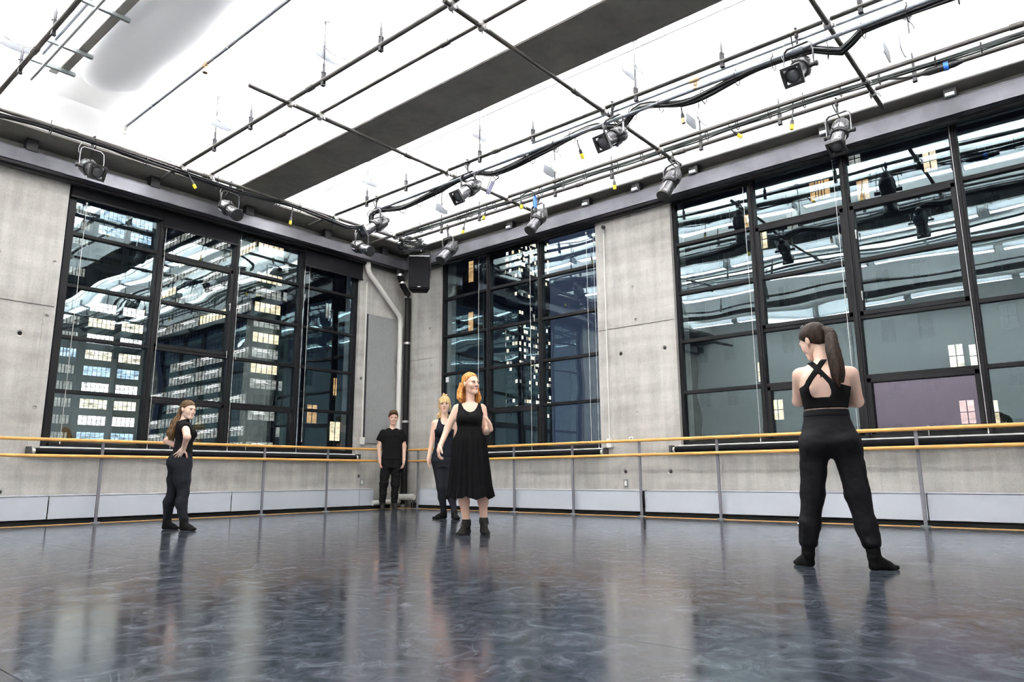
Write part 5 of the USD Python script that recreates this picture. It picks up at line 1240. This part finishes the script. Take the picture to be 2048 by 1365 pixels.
hL = hand(wrL, unit((-.10, -.10, -.95)), (.95, -.2, -.1), -1, 1.0, .35); hR = hand(wrR, unit((-.05, -.05, -.95)), (-.95, -.2, 0), 1, 1.0, .4)
body = body_mesh(noarm + arms + legs + [neckp(nb, no, .048, .044)], hp + [neckp(nb, no, .048, .044)], .009, .005, .004, [hL + [TC(elL * .4 + wrL * .6, wrL, .029, .0235)], hR + [TC(elR * .4 + wrR * .6, wrR, .029, .0235)]])
b = part(t, 'body', body, 'skin_fair', True); face_parts(b, W, Rh, 1.03, 'brow_brown')
P = Polygon([(-.105, 1.45), (-.075, 1.45), (-.078, 1.37), (-.06, 1.325), (-.027, 1.308), (.006, 1.325), (.024, 1.37), (.02, 1.45), (.05, 1.45), (.056, 1.38), (.088, 1.25), (.30, 1.2), (.30, .86), (-.36, .86), (-.36, 1.2), (-.145, 1.25), (-.112, 1.38)])
part(t, 'halter_top', wrinkle(skin(noarm + [neckp(nb, no, .048, .044)], .007, cut=poly_cut(P), off=.008), .002, (12, 12, 20)), 'cloth_navy', True)
part(t, 'leggings', skin([torso] + legs, .0075, cut=lambda X, Y, Z: np.maximum(Z - .93, .075 - Z) + 0 * X + 0 * Y, off=.004), 'cloth_legging', True)
for an, he, to in (((-.018, .09, .085), (-.006, .105), (-.160, .015)), ((.128, -.03, .085), (.118, -.01), (.185, -.175))):
    part(t, 'sock', clipz(skin(foot(he, to, an, 1.0) + [TC(an, np.array(an) + (0, 0, .05), .038, .042, .02)], .006, cut=lambda X, Y, Z: Z - .115 + 0 * X + 0 * Y)), 'sock_black', True)
hcp, cut, HW = hair_cap(hc, Rh, 1.03, .012, (-.004, 1.0), -.06)
hm = part(t, 'hair', wrinkle(skin(hcp, .0055, cut=cut), .004, (45, 45, 16), 4), 'hair_blonde', True, 'blonde hair with light fringe')
fr = [TC(HW((q, .075, .085)), HW((q * 1.25, .100, .032 - abs(q) * .5)), .011, .005, .008) for q in np.linspace(-.05, .05, 9)]
for q in (-1, 1): fr += [TC(HW((q * .068, .045, .05)), HW((q * .080, .045, -.03)), .014, .010, .01), TC(HW((q * .080, .045, -.03)), HW((q * .078, .03, -.10)), .010, .004, .01)]
part(t, 'fringe', skin(fr, .0045), 'hair_blonde', True)
part(t, 'topknot', wrinkle(skin([EL(HW((0, -.03, .128)), (.040, .038, .026), None, .02), TC(HW((.005, -.03, .14)), HW((.02, -.03, .165)), .014, .006, .01), TC(HW((-.02, -.03, .135)), HW((-.04, -.02, .145)), .012, .004, .01)], .005), .006, (60, 60, 60)), 'hair_blonde', True)
part(t, 'back_hair', wrinkle(skin([TC(HW((-.03, -.085, .0)), (-.085, .085, 1.45), .05, .045, .02), TC((-.085, .085, 1.45), (-.100, .085, 1.30), .045, .022, .02), TC(HW((.04, -.085, .0)), (.02, .09, 1.40), .05, .03, .02)], .006), .007, (50, 50, 8)), 'hair_blonde', True)

# ================= the man in the corner
t = person('brown-haired man in black t-shirt, black trousers and boots, standing in the corner', (-.558, -.272), -40.01)
Rh = head_frame(274, -6, 0); hc = np.array((.046, 0, 1.668)); hp, W = head_prims(hc, Rh, 1.12, 1.2)
torso = LO([(.76, .033, 0, .14, .11, 0), (.84, .033, 0, .165, .115, 0), (.95, .033, 0, .155, .11, 0), (1.08, .033, 0, .152, .108, 0), (1.22, .032, 0, .170, .118, 0), (1.34, .031, 0, .182, .115, 0), (1.41, .031, .002, .155, .09, 0), (1.46, .034, .004, .085, .065, 0)], .03)
shL, shR = np.array((-.140, 0, 1.388)), np.array((.200, 0, 1.388)); nb, no = np.array((.034, .004, 1.43)), nape(hc, Rh, 1.12)
elL, wrL, elR, wrR = np.array((-.205, .01, 1.14)), np.array((-.185, -.045, .90)), np.array((.258, .01, 1.14)), np.array((.258, -.045, .90))
noarm = [torso, TC(nb - (0, 0, .02), shL + (.02, 0, .005), .052, .048, .04), TC(nb - (0, 0, .02), shR - (.02, 0, -.005), .052, .048, .04)]
arms = [TC(shL, elL, .050, .043, .03), TC(elL, wrL, .042, .028, .02), TC(shR, elR, .050, .041, .03), TC(elR, wrR, .040, .027, .02)]
legs = [TC((-.06, 0, .83), (-.098, -.005, .46), .075, .054, .03), TC((-.098, -.005, .46), (-.112, .02, .12), .05, .040, .03), TC((.125, 0, .83), (.112, -.005, .46), .075, .054, .03), TC((.112, -.005, .46), (.100, .02, .12), .05, .040, .03)]
hL = hand(wrL, unit((.10, -.12, -.95)), (.9, .25, .1), -1, 1.1, .45); hR = hand(wrR, unit((-.06, -.12, -.95)), (-.9, .25, 0), 1, 1.1, .5)
body = body_mesh(noarm + arms + legs + [neckp(nb, no, .058, .054)], hp + [neckp(nb, no, .058, .054)], .009, .005, .0042, [hL + [TC(elL * .4 + wrL * .6, wrL, .034, .028)], hR + [TC(elR * .4 + wrR * .6, wrR, .034, .028)]])
b = part(t, 'body', body, 'skin_fair', True); face_parts(b, W, Rh, 1.12, 'brow_brown')
slv = [TC(shL, shL + (elL - shL) * .5 + (-.014, 0, 0), .054, .066, .03), TC(shR, shR + (elR - shR) * .5 + (.014, 0, 0), .054, .066, .03)]
P = Polygon([(-.40, 1.265), (-.235, 1.255), (-.165, 1.22), (-.18, 1.05), (-.20, .895), (.265, .895), (.245, 1.05), (.235, 1.22), (.305, 1.255), (.40, 1.265), (.40, 1.55), (.10, 1.52), (.085, 1.475), (.034, 1.448), (-.017, 1.475), (-.03, 1.52), (-.40, 1.55)])
shirt = [LO([(.87, .033, 0, .182, .130, 0), (1.05, .033, 0, .170, .122, 0), (1.25, .032, 0, .178, .124, 0), (1.34, .031, 0, .182, .114, 0), (1.42, .031, .002, .13, .075, 0), (1.45, .033, .003, .07, .05, 0)], .03)]
part(t, 't_shirt', wrinkle(skin(noarm + shirt + slv, .007, cut=poly_cut(P), off=.007), .006, (8, 8, 12), 2), 'cloth_black', True)
tr = [LO([(.74, .033, 0, .14, .11, 0), (.84, .033, 0, .176, .125, 0), (.98, .033, 0, .160, .115, 0)], .03), TC((-.06, 0, .83), (-.098, 0, .46), .102, .078, .03), TC((-.098, 0, .46), (-.112, .015, .16), .077, .062, .03), TC((.125, 0, .83), (.112, 0, .46), .102, .080, .03), TC((.112, 0, .46), (.100, .015, .16), .078, .062, .03)]
part(t, 'trousers', wrinkle(skin(tr, .008, cut=lambda X, Y, Z: np.maximum(Z - .96, .11 - Z) + 0 * X + 0 * Y), .011, (9, 9, 18), 7, (.1, .9)), 'cloth_black', True)
for an, he, to in (((-.112, .02, .11), (-.108, .05), (-.120, -.175)), ((.100, .02, .11), (.096, .05), (.125, -.175))):
    bt = part(t, 'boot', clipz(wrinkle(skin(foot(he, to, an, 1.2) + [TC(an, np.array(an) + (0, 0, .09), .050, .054, .02)], .007, cut=lambda X, Y, Z: Z - .19 + 0 * X + 0 * Y), .003, (30, 30, 30)), .016), 'boot_suede', True, 'dark scuffed boot')
    part(bt, 'sole', sole(he, to, .042, .022), 'sole', False)
hcp, cut, HW = hair_cap(hc, Rh, 1.12, .008, (-.010, 1.0), -.035)
part(t, 'hair', wrinkle(skin(hcp + [TC(HW((.015 * k, .045, .105)), HW((.019 * k + .006, .092, .098 - .002 * k * k)), .017, .010, .012) for k in range(-3, 4)] + [TC(HW((.016 * k, -.04, .108)), HW((.018 * k, .04, .118 - .0035 * k * k)), .014, .016, .015) for k in range(-3, 4)], .0055, cut=None if False else (lambda X, Y, Z: cut(X, Y, Z) - .016)), .007, (55, 55, 40), 8), 'hair_brown', True, 'short tousled brown hair')

# ================= the girl with her hands on her hips
t = person('long-haired young woman in black t-shirt and dark leggings, hands on hips, looking over her shoulder', (-5.300, -2.224), -25.04)
Rh = head_frame(310, -6, 4); hc = np.array((.012, .005, 1.378)); hp, W = head_prims(hc, Rh, .96)
yw = -84
torso = LO([(.66, -.02, 0, .125, .11, yw), (.73, -.025, 0, .155, .125, yw), (.80, -.022, 0, .155, .115, yw), (.92, -.012, 0, .128, .095, yw), (1.0, -.004, .0, .122, .090, yw), (1.08, -.006, .01, .138, .094, yw), (1.16, -.016, .015, .140, .085, yw), (1.21, -.026, .018, .10, .066, yw), (1.245, -.030, .02, .062, .055, yw)], .03)
shN, shF = np.array((-.005, -.105, 1.165)), np.array((-.055, .145, 1.185)); nb, no = np.array((-.028, .018, 1.215)), nape(hc, Rh, .96)
elN, wrN = np.array((.022, -.30, 1.045)), np.array((-.004, -.185, .925)); elF, wrF = np.array((-.190, .20, 1.02)), np.array((-.085, .135, .955))
noarm = [torso, TC(nb - (0, 0, .02), shN + (0, .02, .01), .048, .044, .04), TC(nb - (0, 0, .02), shF + (0, -.02, .01), .048, .044, .04), EL((.075, -.045, 1.09), (.045, .052, .052), None, .035), EL((.075, .065, 1.09), (.045, .052, .052), None, .035), EL((-.095, -.06, .765), (.075, .085, .085), None, .03), EL((-.095, .06, .765), (.075, .085, .085), None, .03)]
arms = [TC(shN, elN, .046, .038, .025), TC(elN, wrN, .038, .026, .02), TC(shF, elF, .046, .038, .025), TC(elF, wrF, .038, .026, .02)]
def chain(P, R, k=.025): return [TC(P[i], P[i + 1], R[i], R[i + 1], k) for i in range(len(P) - 1)]
legs = chain([(-.008, -.062, .74), (.008, -.070, .56), (.030, -.075, .42), (.014, -.085, .31), (.058, -.11, .10)], [.100, .084, .056, .059, .036]) + chain([(-.05, .062, .74), (-.068, .07, .56), (-.080, .075, .42), (-.112, .11, .31), (-.118, .17, .10)], [.098, .082, .055, .058, .036])
hN = hand(wrN, unit((-.45, .30, -.72)), (.15, .95, .25), 1, .98, .12, .22, 1.3); hF = hand(wrF, unit((.5, -.2, -.7)), (.3, -.9, 0), -1, .92, .2)
body = body_mesh(noarm + arms + legs + [neckp(nb, no, .048, .043)], hp + [neckp(nb, no, .048, .043)], .0085, .0046, .0036, [hN + [TC(elN * .4 + wrN * .6, wrN, .031, .026)], hF + [TC(elF * .4 + wrF * .6, wrF, .031, .026)]])
b = part(t, 'body', body, 'skin_pale', True); face_parts(b, W, Rh, .96, 'brow_brown')
sl = [TC(shN, shN + (elN - shN) * .22, .054, .055, .03), TC(shF, shF + (elF - shF) * .25, .054, .055, .03)]
part(t, 't_shirt', wrinkle(skin(noarm + sl + [legs[0], legs[4], neckp(nb, no, .048, .043)], .007, cut=lambda X, Y, Z: np.maximum(np.maximum(Z - 1.268 - .25 * X, .845 - Z), -Y - .165 + 0 * X) + 0 * X + 0 * Y, off=.007), .004, (10, 10, 14), 3), 'cloth_black', True)
part(t, 'leggings', wrinkle(skin([torso] + noarm[-2:] + legs, .0075, cut=lambda X, Y, Z: np.maximum(Z - .885, .085 - Z) + 0 * X + 0 * Y, off=.006), .0035, (14, 14, 30), 5), 'cloth_legging', True)
for an, he, to in (((.060, -.11, .085), (.050, -.112), (.178, -.235)), ((-.118, .17, .085), (-.135, .185), (.005, .075))):
    part(t, 'sock', clipz(skin(foot(he, to, an, 1.02) + [TC(an, np.array(an) + (0, 0, .06), .043, .050, .02)], .006, cut=lambda X, Y, Z: Z - .14 + 0 * X + 0 * Y)), 'sock_black', True)
hcp, cut, HW = hair_cap(hc, Rh, .96, .007, (.0, 1.1), -.055)
part(t, 'hair', wrinkle(skin(hcp, .005, cut=cut), .003, (50, 50, 14), 5), 'hair_long_brown', True, 'long brown hair combed back')
part(t, 'ponytail', wrinkle(skin([TC(HW((0, -.10, .02)), HW((-.01, -.125, -.03)), .03, .035, .02), TC(HW((-.01, -.125, -.03)), (-.120, .06, 1.22), .035, .042, .02), TC((-.120, .06, 1.22), (-.158, .03, 1.10), .044, .044, .02), TC((-.158, .03, 1.10), (-.165, .01, 1.03), .040, .014, .02), TC((-.14, .03, 1.12), (-.125, .0, 1.02), .036, .012, .02)], .0055), .010, (45, 45, 9), 2), 'hair_long_brown', True, 'long wavy brown ponytail')
